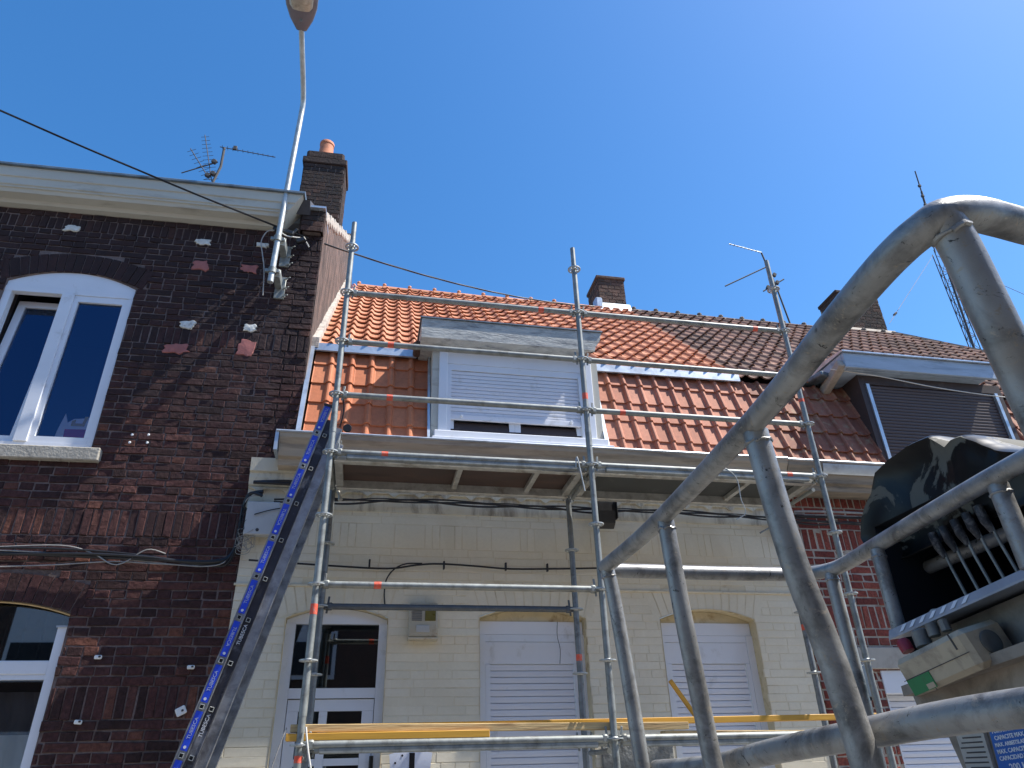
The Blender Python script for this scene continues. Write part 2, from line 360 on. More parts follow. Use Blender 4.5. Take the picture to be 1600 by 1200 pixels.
def sag(a, b, drop, n=16, jit=0):
    a = Vector(a); b = Vector(b)
    return [a.lerp(b, i/n)-Vector((0, 0, drop*4*(i/n)*(1-i/n)))+Vector((0, 0, random.uniform(-jit, jit))) for i in range(n+1)]
def smooth_path(pts, k=6):
    pts = [Vector(p) for p in pts]; out = []
    for i in range(len(pts)-1):
        p0 = pts[max(i-1, 0)]; p1 = pts[i]; p2 = pts[i+1]; p3 = pts[min(i+2, len(pts)-1)]
        for j in range(k):
            t = j/k; out.append(.5*((2*p1)+(-p0+p2)*t+(2*p0-5*p1+4*p2-p3)*t*t+(-p0+3*p1-3*p2+p3)*t**3))
    return out+[pts[-1]]

# ------------------------------------------------------------------ brick walls with real bricks
class Opening:
    def __init__(s, x0, x1, zb, zs, rise): s.x0, s.x1, s.zb, s.zs, s.rise = x0, x1, zb, zs, rise; s.xc = (x0+x1)/2; s.hw = (x1-x0)/2
    def top(s, x):
        if abs(x-s.xc) > s.hw: return s.zs
        return s.zs+s.rise*(1-((x-s.xc)/s.hw)**2)
    def span(s, z, ring=0.0):
        """x-interval removed at height z (ring = depth of the arch bricks)"""
        if z < s.zb: return None
        if z <= s.zs: return (s.x0, s.x1)
        top = s.zs+s.rise+ring
        if z >= top: return None
        if ring:
            hw = s.hw+ring*.35; zz = s.zs; t = 1-(z-zz)/(s.rise+ring)*.0
            # outer curve: same parabola lifted by ring
            q = (z-s.zs-ring)/max(s.rise, 1e-3)
            if q <= 0: return (s.xc-hw, s.xc+hw)
            w = hw*math.sqrt(max(0, 1-q)); return (s.xc-w, s.xc+w) if w > 0 else None
        w = s.hw*math.sqrt(max(0, 1-(z-s.zs)/s.rise)); return (s.xc-w, s.xc+w)

def cut(iv, spans):
    for sp in spans:
        if not sp: continue
        out = []
        for a, b in iv:
            if sp[1] <= a or sp[0] >= b: out.append((a, b)); continue
            if sp[0] > a: out.append((a, sp[0]))
            if sp[1] < b: out.append((sp[1], b))
        iv = out
    return iv

def one_brick(mb, x0, x1, z0, z1, yf, proud, jit, tint, mi=0, bev=.004):
    j = lambda: random.uniform(-jit, jit)
    yo = yf-proud-random.random()*jit*2; ya = [yo+j()*.9 for _ in range(4)]
    c = [(x0+j(), z0+j()), (x1+j(), z0+j()), (x1+j(), z1+j()), (x0+j(), z1+j())]
    ins = [(1, 1), (-1, 1), (-1, -1), (1, -1)]
    back = [(x, yf+.01, z) for x, z in c]; mid = [(x, yo+bev, z) for x, z in c]
    fr = [(x+ins[i][0]*bev, ya[i], z+ins[i][1]*bev) for i, (x, z) in enumerate(c)]
    vs = back+mid+fr; fs = [(8, 9, 10, 11)]
    for i in range(4):
        k = (i+1) % 4; fs += [(i, k, 4+k, 4+i), (4+i, 4+k, 8+k, 8+i)]
    mb.add(vs, fs, tint, mi)

def brick_wall(mb, x0, x1, z0, z1, yf, ops=(), bands=(), bl=.22, bh=.06, jt=.010, proud=.008, jit=.0022, skew=0, archring=.22, tops=None, thick=.25, drop=0.0, merge=False):
    """bricks slot 0, mortar slot 1, reveal slot 2"""
    z = z0; row = 0
    while z < z1-.01:
        band = next((b for b in bands if abs(b[0]-z) < (bh+jt)*.5), None)
        h = (band[1]-band[0]) if band else bh
        zt = min(z+h, z1); zm = (z+zt)/2
        spans = [o.span(z+.01, archring) or o.span(zm, archring) or o.span(zt-.01, archring) for o in ops]
        for a, b in cut([(x0, x1)], spans):
            L = .06 if band else (bl if row % 2 == 0 else (bl-jt)/2)
            st = L+jt; k0 = math.floor((a-x0)/st); off = random.uniform(-.02, .02) if not band else 0
            if row % 4 == 2 and not band: off += st/2
            k = k0-1
            while True:
                xa = x0+k*st+off; nb = 1
                if merge:
                    while random.random() < .45 and nb < 4: nb += 1
                xb = xa+L+(nb-1)*st; k += nb
                if xa > b: break
                xa = max(xa, a); xb = min(xb, b)
                if xb-xa < .025: continue
                if random.random() < drop: continue
                e = .008 if (xa == a or xb == b) and ops else 0
                if a != x0 and xa == a: xa += random.uniform(-.004, .012)
                if b != x1 and xb == b: xb -= random.uniform(-.004, .012)
                one_brick(mb, xa, xb, z, zt+(jt*random.choice((0, 0, .8)) if merge else 0), yf, proud, jit, random.random(), bev=.0015 if merge else .004)
        z = zt+jt; row += 1
    for o in ops:                      # arch of upright bricks
        n = max(4, int((o.x1-o.x0+.12)/.072)); hw = o.hw+.06
        for i in range(n):
            u0 = -1+2*i/n; u1 = -1+2*(i+1)/n; g = .005/hw
            def P(u, r):
                x = o.xc+u*hw; zz = o.zs+o.rise*(1-u*u); return (x+u*r*.35, zz+r)
            c = [P(u0+g, -.003), P(u1-g, -.003), P(u1-g, archring-.01), P(u0+g, archring-.01)]
            t = random.random(); yo = yf-proud-random.random()*jit*2
            vs = [(x, yf+.01, z) for x, z in c]+[(x, yo, z) for x, z in c]
            mb.add(vs, [(4, 5, 6, 7)]+[(q, (q+1) % 4, 4+(q+1) % 4, 4+q) for q in range(4)], t, 0)
    # mortar sheet behind, cut by the true openings
    z = z0
    while z < z1-1e-6:
        near = any(o.zs-.021 < z < o.zs+o.rise+.001 for o in ops); nxt = min([q for o in ops for q in (o.zb, o.zs, o.zs+o.rise) if q > z+1e-5]+[z1])
        zt = min(z+(.003 if near else 10), nxt)
        lo = [o.span(z+1e-4) for o in ops]; hi = [o.span(zt-1e-4) for o in ops]
        for a, b in cut([(x0, x1)], [q for q in (l_ or h_ for l_, h_ in zip(lo, hi))]):
            mb.add([(a, yf, z), (b, yf, z), (b, yf, zt), (a, yf, zt)], [(0, 1, 2, 3)], .5, 1)
        z = zt
    mb.add([(x0, yf+thick, z0), (x0, yf, z0), (x0, yf, z1), (x0, yf+thick, z1)], [(0, 1, 2, 3)], .5, 1)
    mb.add([(x1, yf, z0), (x1, yf+thick, z0), (x1, yf+thick, z1), (x1, yf, z1)], [(0, 1, 2, 3)], .5, 1)
    for o in ops:                      # reveals
        d = thick
        for xx in (o.x0, o.x1):
            mb.add([(xx, yf-.006, o.zb), (xx, yf+d, o.zb), (xx, yf+d, o.zs), (xx, yf-.006, o.zs)], [(0, 1, 2, 3)], .5, 2)
        n = 16
        for i in range(n):
            xa = o.x0+(o.x1-o.x0)*i/n; xb = o.x0+(o.x1-o.x0)*(i+1)/n; za, zb_ = o.top(xa), o.top(xb)
            if o.rise < 1e-3: za = zb_ = o.zs
            mb.add([(xa, yf-.006, za), (xb, yf-.006, zb_), (xb, yf+d, zb_), (xa, yf+d, za)], [(0, 1, 2, 3)], .5, 2)

def arch_panel(mb, o, zlow, y0, y1, inset=0.0, tint=.5, mi=0):
    n = 14; pts = [(o.x0+inset, zlow)]+[(o.x1-inset, zlow)]
    for i in range(n+1):
        x = o.x1-inset-(o.x1-o.x0-2*inset)*i/n; pts.append((x, o.top(x)-inset))
    mb.prism(pts, 'y', y0, y1, tint, mi)

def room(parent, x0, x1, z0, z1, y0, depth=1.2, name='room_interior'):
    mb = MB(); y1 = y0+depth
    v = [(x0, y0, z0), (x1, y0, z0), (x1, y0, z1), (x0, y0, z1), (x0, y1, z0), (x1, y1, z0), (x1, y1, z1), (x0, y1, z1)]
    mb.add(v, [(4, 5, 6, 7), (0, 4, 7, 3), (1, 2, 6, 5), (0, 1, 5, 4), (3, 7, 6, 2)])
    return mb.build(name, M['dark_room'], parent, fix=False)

def tiles(mb, x0, x1, y0, z0, ang, length, tw=.205, ex=.255, profile='roll', clip=None, lift=.028, tintf=None, xoff=0):
    """interlocking clay tiles on a slope rising into +y"""
    c, s_ = math.cos(ang), math.sin(ang); nrm = Vector((0, -s_, c))
    if profile == 'roll':
        pr_ = [(0, .006), (.05, 0), (.62, 0), (.68, .006), (.72, .024), (.79, .034), (.86, .034), (.93, .024), (.985, .004), (1.0, .002)]
    else:
        pr_ = [(0, .004), (.12, -.004), (.3, -.010), (.48, -.008), (.60, .004), (.70, .026), (.78, .036), (.86, .034), (.94, .018), (1.0, .004)]
    rows = int(math.ceil(length/ex)); cols = int(math.ceil((x1-x0)/tw))
    for r in range(rows):
        s0 = r*ex; s1 = min(s0+ex*1.12, length); sm = s0+ex*.5
        for k in range(cols):
            xa = x0+k*tw; xb = min(xa+tw, x1)
            if xb-xa < .04: continue
            if clip and not clip((xa+xb)/2, sm): continue
            j = random.uniform(-.0035, .0035); l1 = lift+random.uniform(-.003, .004); xo = random.uniform(-.003, .003)
            tint = tintf((xa+xb)/2, sm) if tintf else random.random()
            top = []; bot = []; lip = []
            for u, h in pr_:
                x = xa+(tw+.004)*u+xo
                if x > x1+.004: x = x1
                ps = Vector((x, y0, z0))
                b0 = ps+Vector((0, c, s_))*(s0+j)+nrm*(l1+h)
                m0 = ps+Vector((0, c, s_))*(s0+j+.012)+nrm*(l1+h+.003)
                t0 = ps+Vector((0, c, s_))*s1+nrm*(.004+h)
                lip.append(ps+Vector((0, c, s_))*(s0+j)+nrm*(l1+h-.016)); bot.append(b0); top.append(t0)
            n = len(pr_); vs = lip+bot+top; fs = []
            for i in range(n-1): fs += [(n+i, n+i+1, 2*n+i+1, 2*n+i), (i, i+1, n+i+1, n+i)]
            fs += [(n-1, 2*n-1, 3*n-1), (0, n, 2*n)]
            mb.add(vs, fs, tint, 0)

# ================================================================== SETTING
g = MB(); g.box(-400, 400, -400, 400, -.5, -.004); g.build('ground', M['asphalt'], kind='structure')
g = MB(); g.box(-60, 60, -7.5, -.75, -.003, .004); g.build('road', M['asphalt'], kind='structure')
g = MB(); g.box(-60, 60, -.6, 1.09, -.1, .13); g.box(-60, 60, -.75, -.6, -.1, .125, bev=.02); g.build('pavement', M['paving'], kind='structure')
g = MB(); g.box(-60, 60, -9.2, -7.65, -.1, .13); g.box(-60, 60, -7.65, -7.5, -.1, .125, bev=.02); g.build('pavement_opposite', M['paving'], kind='structure')

# ================================================================== LEFT BRICK HOUSE (turned 2 degrees)
HR = R(-1.0); HO = Vector((-.4, 1.1, 0))
def LH(x, y, z):
    dx, dy = x+.4, y-1.1
    return Vector((-.4+dx*math.cos(HR)-dy*math.sin(HR), 1.1+dx*math.sin(HR)+dy*math.cos(HR), z))
lh = thing('brick_house', 'tall house of soot blackened dark red brick with white arched windows and a cream cornice', 'house', HO, HR)
WU = Opening(-3.27, -2.11, 4.09, 5.82, .15)
WL = Opening(-3.10, -1.92, .9, 2.70, .10)
mb = MB()
brick_wall(mb, -4.9, -.4, 0.0, 6.72, 1.1, [WU, WL], bands=[(1.96, 2.18), (3.36, 3.58), (5.19, 5.37), (6.50, 6.64)], jt=.012, proud=.0060, jit=.0042)
wall = mb.build('wall', [M['brick_dark'], M['mortar_dark'], M['mortar_dark']], lh)
def blob(mb, x, z, w, h, yf, seed, n=18, th=.012, mi=0):
    random.seed(seed); pts = []
    for i in range(n):
        a = 2*math.pi*i/n; r = random.uniform(.62, 1.08)
        cx = max(-1, min(1, 1.25*math.cos(a))); cz = max(-1, min(1, 1.25*math.sin(a)))
        pts.append((x+cx*w/2*r, z+cz*h/2*r))
    n = len(pts); c = (x, yf-th-.004, z)
    vs = [(p[0], yf+.004, p[1]) for p in pts]+[(x+(p[0]-x)*.9, yf-th, z+(p[1]-z)*.9) for p in pts]+[c]
    fs = [(i, (i+1) % n, n+(i+1) % n, n+i) for i in range(n)]+[(n+i, n+(i+1) % n, 2*n) for i in range(n)]
    mb.add(vs, fs, .5, mi)
for i, (x, z, w, h) in enumerate([(-2.86, 6.50, .18, .08), (-1.60, 6.47, .17, .085), (-1.0, 6.5, .14, .07), (-1.56, 5.44, .17, .11), (-.975, 5.45, .14, .1)]):
    mb = MB(); blob(mb, x, z, w, h, 1.088, 10+i); plab(mb.build('filler_patch', M['patch_white'], wall), 'white filler patch on the dark bricks')
for i, (x, z, w, h) in enumerate([(-1.56, 6.17, .17, .15), (-1.08, 6.18, .22, .12), (-1.6, 5.16, .26, .13), (-.975, 5.22, .19, .2)]):
    mb = MB(); blob(mb, x, z, w, h, 1.090, 30+i, th=.008); plab(mb.build('filler_patch', M['patch_pink'], wall), 'pink filler patch on the dark bricks')
random.seed(11)
# cornice
mb = MB()
cp = [(1.1, 6.71), (1.02, 6.71), (1.0, 6.745), (.90, 6.75), (.885, 6.785), (.868, 6.79), (.868, 6.81), (.855, 6.815), (.85, 6.90), (.836, 6.906), (.828, 7.02), (1.1, 7.02)]
mb.prism(cp, 'x', -4.9, -.62)
mb.v = [(v[0]-(7.02-v[2])*.62, v[1], v[2]) if v[0] > -1 else v for v in mb.v]
cn = mb.build('cornice', M['cornice'], lh)
mb = MB(); mb.prism([(.80, 7.022), (.80, 7.045), (.83, 7.075), (1.3, 7.10), (1.3, 7.022)], 'x', -4.9, -.60); mb.build('gutter_edge', M['zinc_dark'], cn)
mb = MB(); mb.box(-.60, -.385, .96, 1.4, 6.985, 7.01); mb.build('flashing', M['zinc'], cn)
# roof and gable wall
mb = MB(); mb.prism([(.9, 7.02), (4.6, 9.62), (8.3, 7.02), (8.3, 6.92), (4.6, 9.5), (1.0, 6.9)], 'x', -4.9, -.55); mb.build('roof', M['slate'], lh)
mb = MB(); gp = [(1.1, 4.0), (8.3, 4.0), (8.3, 7.0), (4.7, 9.66), (1.1, 7.02)]
mb.prism(gp, 'x', -.66, -.388); gw = mb.build('gable_wall', M['render_pink'], lh)
mb = MB()
for i in range(46):
    t0 = i/46; y = 1.1+3.6*t0; z = 7.02+2.64*t0
    mb.box(-.60, -.376+random.uniform(-.006, .006), y, y+.085+random.uniform(0, .03), z-.05-random.random()*.05, z+.02+random.random()*.05, bev=.01)
mb.build('verge', M['mortar_white'], gw)
for (yy, zz, hh) in ((4.45, 9.50, .12),):
    mb = MB(); mb.box(-.50, -.37, yy, yy+.12, zz, zz+hh, bev=.01); mb.build('verge_brick', M['brick_old'], gw)
# chimney
mb = MB(); 
def brick_block(mb, x0, x1, y0, y1, z0, z1, proud=.006):
    """four brick faces round a stack"""
    z = z0; row = 0
    while z < z1-.02:
        h = .062
        for (fx, a, b, c, sgn) in (('y', x0, x1, y0, -1), ('y', x0, x1, y1, 1), ('x', y0, y1, x0, -1), ('x', y0, y1, x1, 1)):
            st = .23 if row % 2 == 0 else .118; p = a-(.06 if row % 4 > 1 else 0)
            while p < b-.02:
                q0 = max(p, a)+.004; q1 = min(p+st-.008, b)-.002
                if q1-q0 > .02:
                    pr_ = proud+random.random()*.004; t = random.random()
                    if fx == 'y': mb.box(q0, q1, c+sgn*pr_, c-sgn*.02, z, min(z+h, z1), t)
                    else: mb.box(c+sgn*pr_, c-sgn*.02, q0, q1, z, min(z+h, z1), t)
                p += st
        z += h+.011; row += 1
    mb.box(x0+.002, x1-.002, y0+.002, y1-.002, z0, z1, .5, 1)
brick_block(mb, -1.07, -.475, 3.0, 3.5, 8.0, 9.68)
ch = mb.build('chimney', [M['brick_chimney'], M['mortar_dark']], lh)
mb = MB(); mb.box(-1.10, -.445, 2.97, 3.53, 9.68, 9.80, bev=.012); mb.box(-1.06, -.50, 3.0, 3.48, 9.80, 9.97, bev=.03); mb.build('chimney_cap', M['brick_chimney'], ch)
mb = MB(); mb.lathe([(.125, 0), (.12, .02), (.102, .32), (.112, .33), (.112, .375), (.10, .39), (.075, .39)], (-.81, 3.22, 9.96), n=24); mb.build('chimney_pot', M['terracotta'], ch)

mb = MB(); brick_block(mb, -.63, -.40, 1.02, 1.30, 6.70, 6.98); mb.build('end_block', [M['brick_chimney'], M['mortar_dark']], cn)
# upper window
def lh_window():
    w = WU; yf = 1.112
    mb = MB()
    arch_panel(mb, w, w.zs-.055, yf, yf+.05, .004)                           # arched head panel
    mb.box(w.x0, w.x1, yf-.004, yf+.06, w.zs-.115, w.zs-.058)
    mb.box(w.x0, w.x0+.065, yf-.002, yf+.07, w.zb, w.zs-.116); mb.box(w.x1-.05, w.x1, yf-.002, yf+.07, w.zb, w.zs-.116)
    mb.box(w.x0+.066, w.x1-.051, yf, yf+.07, w.zb, w.zb+.055)
    fr = mb.build('window', M['upvc'], lh)
    xm = -2.70
    mb = MB(); mb.box(xm-.055, xm+.055, yf-.014, yf+.05, w.zb+.056, w.zs-.117, bev=.004)       # meeting stile
    mb.box(xm+.056, w.x1-.052, yf+.004, yf+.055, w.zs-.185, w.zs-.117); mb.box(xm+.056, w.x1-.052, yf+.004, yf+.055, w.zb+.056, w.zb+.115)
    mb.box(xm+.056, xm+.10, yf+.004, yf+.055, w.zb+.116, w.zs-.186); mb.box(w.x1-.092, w.x1-.052, yf+.004, yf+.055, w.zb+.116, w.zs-.186)
    sh = mb.build('sash', M['upvc'], fr)
    # tilted left sash
    zb, zt = w.zb+.06, w.zs-.125; x0, x1 = w.x0+.075, xm-.06; tl = .13
    def T(x, z, d=0): k = (z-zb)/(zt-zb); return (x, yf+.03+d+tl*k, z)
    mb = MB()
    def bar(xa, xb, za, zb_):
        vs = [T(xa, za), T(xb, za), T(xb, zb_), T(xa, zb_), T(xa, za, .05), T(xb, za, .05), T(xb, zb_, .05), T(xa, zb_, .05)]
        mb.add(vs, [(0, 1, 2, 3), (4, 7, 6, 5), (0, 4, 5, 1), (1, 5, 6, 2), (2, 6, 7, 3), (3, 7, 4, 0)])
    bar(x0, x1, zt-.07, zt); bar(x0, x1, zb, zb+.06); bar(x0, x0+.07, zb+.06, zt-.07); bar(x1-.05, x1, zb+.06, zt-.07)
    plab(mb.build('sash', M['upvc'], fr), 'left sash tilted inwards at the top')
    mb = MB(); mb.add([T(x0+.06, zb+.05, .02), T(x1-.04, zb+.05, .02), T(x1-.04, zt-.06, .02), T(x0+.06, zt-.06, .02)], [(0, 1, 2, 3)]); mb.build('pane', M['glass_blue'], fr, fix=False)
    mb = MB(); mb.add([(xm+.095, yf+.03, w.zb+.11), (w.x1-.088, yf+.03, w.zb+.11), (w.x1-.088, yf+.03, w.zs-.18), (xm+.095, yf+.03, w.zs-.18)], [(0, 1, 2, 3)]); mb.build('pane', M['glass_blue'], fr, fix=False)
    mb = MB(); mb.box(w.x0-.3, w.x1+.10, 1.03, 1.14, 3.965, 4.085, bev=.008); mb.build('sill', M['stone_sill'], lh)
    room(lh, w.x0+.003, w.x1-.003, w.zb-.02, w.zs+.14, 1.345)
lh_window()
def lh_window2():
    w = WL; yf = 1.15
    mb = MB(); mb.box(w.x1-.075, w.x1-.003, yf-.03, yf+.06, w.zb, 2.60); mb.box(w.x0, w.x0+.07, yf-.03, yf+.06, w.zb, 2.60)
    mb.box(w.x0+.071, w.x1-.076, yf-.02, yf+.06, 2.26, 2.36, bev=.006); mb.box(w.x0+.071, w.x1-.076, yf-.012, yf+.05, 2.225, 2.258)
    mb.box(w.x0+.071, w.x1-.076, yf, yf+.06, w.zb, w.zb+.07)
    fr = mb.build('window', M['upvc'], lh)
    mb = MB(); mb.box(w.x1-.085, w.x1+.004, yf-.045, yf-.025, 2.60, 2.612); mb.build('trim', M['zinc'], fr)
    mb = MB(); mb.add([(w.x0+.05, yf+.03, w.zb), (w.x1-.05, yf+.03, w.zb), (w.x1-.05, yf+.03, 2.27), (w.x0+.05, yf+.03, 2.27)], [(0, 1, 2, 3)]); mb.build('pane', M['glass'], fr, fix=False)
    mb = MB(); arch_panel(mb, w, 2.355, yf+.03, yf+.036, .004); mb.build('pane', M['glass_dark'], fr)
    mb = MB()
    pts = [(w.x0+i*(w.x1-w.x0)/14, w.top(w.x0+i*(w.x1-w.x0)/14)-.002) for i in range(15)]
    mb.tube([(x, yf-.035, z-.008) for x, z in pts], .008, 6); mb.build('arch_bead', M['plank_pale'], fr)
    # blind strips behind the fanlight, curtains behind the lower pane
    mb = MB()
    for i in range(9):
        x = w.x0+.12+i*.135; mb.box(x, x+.012, yf+.14, yf+.15, 2.4, 2.74)
    mb.build('blind', M['curtain'], fr)
    def drape(name, z0, z1, m, amp, y, ph):
        mb = MB(); n = 60; vs = []; fs = []
        for i in range(n+1):
            x = w.x0+.03+(w.x1-w.x0-.06)*i/n
            for j in range(5):
                z = z0+(z1-z0)*j/4; a = amp*(1.15-.4*j/4)
                vs.append((x+.02*math.sin(j), y+a*math.sin(i*.62+ph)+a*.5*math.sin(i*1.37+j*.4), z))
        for i in range(n):
            for j in range(4): fs.append((i*5+j, (i+1)*5+j, (i+1)*5+j+1, i*5+j+1))
        mb.add(vs, fs, .5, 0, True); mb.build(name, m, fr, fix=False)
    drape('curtain', w.zb, 1.86, M['curtain'], .022, yf+.16, 0); drape('curtain', 1.84, 2.16, M['curtain_grey'], .02, yf+.19, 1)
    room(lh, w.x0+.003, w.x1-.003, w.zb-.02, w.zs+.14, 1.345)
lh_window2()
# soft toy on the inside sill
p0 = LH(-2.28, 1.20, 4.15)
ty = thing('soft_toy', 'white and red soft toy with a mustard trim lying behind the upper left window pane', 'toy', p0, HR)
mb = MB(); mb.prism([(-2.46, 4.15), (-2.16, 4.15), (-2.16, 4.38), (-2.20, 4.43), (-2.24, 4.41), (-2.34, 4.40), (-2.385, 4.36), (-2.42, 4.45), (-2.45, 4.28)], 'y', 1.150, 1.17)
mb.v = [(v[0]-(-2.28)+p0.x, v[1]-1.20+p0.y, v[2]) for v in mb.v]; mb.build('body', M['toy_white'], ty)
mb = MB(); mb.prism([(-2.38, 4.151), (-2.162, 4.151), (-2.162, 4.30), (-2.39, 4.295)], 'y', 1.1445, 1.149); mb.prism([(-2.215, 4.34), (-2.165, 4.32), (-2.165, 4.41), (-2.195, 4.43)], 'y', 1.1445, 1.149)
mb.v = [(v[0]-(-2.28)+p0.x, v[1]-1.20+p0.y, v[2]) for v in mb.v]; mb.build('red_cloth', M['toy_red'], ty)
mb = MB(); mb.prism([(-2.35, 4.33), (-2.24, 4.33), (-2.225, 4.425), (-2.25, 4.425), (-2.26, 4.355), (-2.32, 4.355), (-2.32, 4.39), (-2.35, 4.38)], 'y', 1.1445, 1.149)
mb.v = [(v[0]-(-2.28)+p0.x, v[1]-1.20+p0.y, v[2]) for v in mb.v]; mb.build('trim', M['toy_yellow'], ty)

# ================================================================== MIDDLE CREAM HOUSE
ch_ = thing('cream_house', 'house with cream painted brick front, orange tile mansard roof and white shuttered dormer', 'house', (0, 1.08, 0))
DO = Opening(-.29, .535, 0.13, 2.68, .09)
S1 = Opening(1.31, 2.255, .95, 2.70, .09)
S2 = Opening(2.95, 3.875, .95, 2.70, .09)
mb = MB()
brick_wall(mb, -.72, 4.40, 0.13, 3.80, 1.08, [DO, S1, S2], bands=[(3.30, 3.51)], jt=.007, proud=.0014, jit=.0010, thick=.30, merge=True)
cw = mb.build('wall', [M['cream_brick'], M['cream_paint'], M['reveal_yellow']], ch_)
mb = MB(); mb.box(2.30, 2.92, 1.045, 1.07, .13, 1.70, bev=.01); mb.build('plinth', M['stone_grey'], cw)
mb = MB(); mb.box(-.735, 4.42, 1.064, 1.078, 2.93, 2.95, bev=.004); mb.build('string_course', M['cream_paint'], cw)
mb = MB()
mb.prism([(1.10, 3.60), (1.07, 3.60), (1.06, 3.78), (1.03, 3.80), (1.01, 3.86), (1.01, 3.90), (.985, 3.91), (.975, 4.03), (1.10, 4.03)], 'x', -.74, 4.42)
cor = mb.build('cornice', M['cream_trim'], ch_)
mb = MB(); zz_ = [(-.74, 3.776)]
for i in range(22): zz_ += [(-.70+i*.235, 3.765), (-.65+i*.235, 3.73), (-.60+i*.235, 3.765)]
zz_ += [(4.42, 3.765), (4.42, 3.776)]
mb.prism(zz_, 'y', 1.035, 1.0595); mb.build('dentil_strip', M['cream_trim'], cor)
# gutter
gprof = [(.75, 4.19), (.76, 4.15), (.80, 4.10), (.82, 4.05), (.835, 4.00), (.87, 3.985), (.885, 3.93), (1.0, 3.92), (1.06, 3.92), (1.06, 4.19)]
mb = MB(); mb.prism(gprof, 'x', -.50, 4.37); gt = mb.build('gutter', M['wood_beige'], ch_)
mb = MB(); mb.tube([(-.53, .748, 4.20), (4.37, .748, 4.20)], .012, 8); mb.prism([(.745, 4.203), (.745, 4.209), (1.0, 4.209), (1.0, 4.203)], 'x', -.53, 4.37); mb.box(-.535, -.505, .75, 1.06, 4.02, 4.20); mb.build('zinc_lining', M['zinc'], gt)
mb = MB(); blob(mb, -.44, 4.06, .16, .16, 1.08, 77, th=.14); mb.build('mortar_fill', M['stone_grey'], cor)
random.seed(21)
# mansard: lower slope 73 degrees, upper slope 45 degrees
LA = R(73); UA = R(45.2); LY, LZ = .955, 4.17
LLEN = 1.31; BY = LY+LLEN*math.cos(LA); BZ = LZ+LLEN*math.sin(LA)
ULEN = 4.15
mb = MB(); mb.prism([(LY+.01, LZ), (BY+.01, BZ-.02), (BY+.03+ULEN*math.cos(UA), BZ-.03+ULEN*math.sin(UA)), (BY+ULEN*math.cos(UA)+.4, BZ+ULEN*math.sin(UA)-.5), (LY+.3, LZ)], 'x', -.33, 4.30)
rf = mb.build('roof', M['wood_brown'], ch_)
mb = MB(); tiles(mb, -.335, .80, LY, LZ, LA, LLEN-.06, tw=.2, ex=.262, lift=.024); plab(mb.build('lower_tiles', M['tile_red_new'], rf), 'fresh orange red tiles left of the dormer')
mb = MB(); tiles(mb, 2.60, 4.42, LY, LZ, LA, LLEN-.06, tw=.182, ex=.262, lift=.024); plab(mb.build('lower_tiles', M['tile_red'], rf), 'dusty red tiles right of the dormer')
mb = MB(); tiles(mb, -.34, 4.28, BY-.06, BZ-.02, UA, ULEN, tw=.172, ex=.262, profile='wave', lift=.033); mb.build('upper_tiles', M['tile_orange'], rf)
RY, RZ = BY+ULEN*math.cos(UA), BZ+ULEN*math.sin(UA)
def ridge(parent, x0, x1, y, z, m, bump_r=.05, step=.4, lumps=True):
    mb = MB(); x = x0
    while x < x1-.05:
        xe = min(x+step, x1); n = 8; vs = []; fs = []
        for (xx, rr) in ((x, .085), (xe+.02, .075)):
            for k in range(n+1):
                a = math.pi*k/n; vs.append((xx, y+math.cos(a)*rr*1.15, z-.03+math.sin(a)*rr))
        for k in range(n): fs.append((k, k+1, n+2+k, n+1+k))
        mb.add(vs, fs, random.random(), 0, True)
        mb.lathe([(.001, .03), (.04, .028), (.052, 0), (.04, -.028), (.001, -.03)], (x+.02, y-.02, z+.055), axis=(1, 0, 0), n=10)
        x = xe
    return mb.build('ridge_tiles', m, parent)
ridge(rf, -.15, 3.75, RY, RZ, M['tile_orange'])
mb = MB(); 
mb.prism([(BY-.085, BZ-.085), (BY-.105, BZ-.08), (BY-.095, BZ+.01), (BY-.05, BZ+.01)], 'x', -.36, .68); mb.build('break_flashing', M['zinc'], rf)
mb = MB(); mb.prism([(BY-.085, BZ-.085), (BY-.105, BZ-.08), (BY-.095, BZ+.01), (BY-.05, BZ+.01)], 'x', 2.62, 4.33)
mb.build('break_flashing', M['zinc'], rf)
mb = MB()
def strip(mb, x0, x1, pts, t):
    for (ya, za), (yb, zb_) in zip(pts[:-1], pts[1:]):
        mb.add([(x0, ya, za), (x1, ya, za), (x1, yb, zb_), (x0, yb, zb_), (x0, ya, za-t), (x1, ya, za-t), (x1, yb, zb_-t), (x0, yb, zb_-t)], [(0, 1, 2, 3), (4, 7, 6, 5), (0, 4, 5, 1), (1, 5, 6, 2), (2, 6, 7, 3), (3, 7, 4, 0)])
N_ = 40; pts = []
for i in range(N_+1):
    s_ = i/N_*ULEN; pts.append((BY-.07+s_*math.cos(UA)-.04, BZ+s_*math.sin(UA)+.05+random.uniform(-.015, .03)))
strip(mb, -.395, -.315, pts, .12); mb.build('party_flashing', M['mortar_white'], rf)
mb = MB(); strip(mb, -.392, -.35, [(LY-.05, LZ+.04), (BY-.09, BZ+.03)], .1); mb.box(-.40, -.30, .93, 1.05, 4.2, 4.30, bev=.03); mb.build('party_flashing', M['zinc'], rf)
# lead sides by the dormer
mb = MB(); strip(mb, .80, .826, [(LY-.03, LZ+.04), (BY-.07, BZ+.03)], .06); mb.build('dormer_flashing', M['zinc'], rf)
mb = MB(); strip(mb, 2.56, 2.60, [(LY-.03, LZ+.04), (BY-.07, BZ+.03)], .06); mb.build('dormer_flashing', M['zinc'], rf)
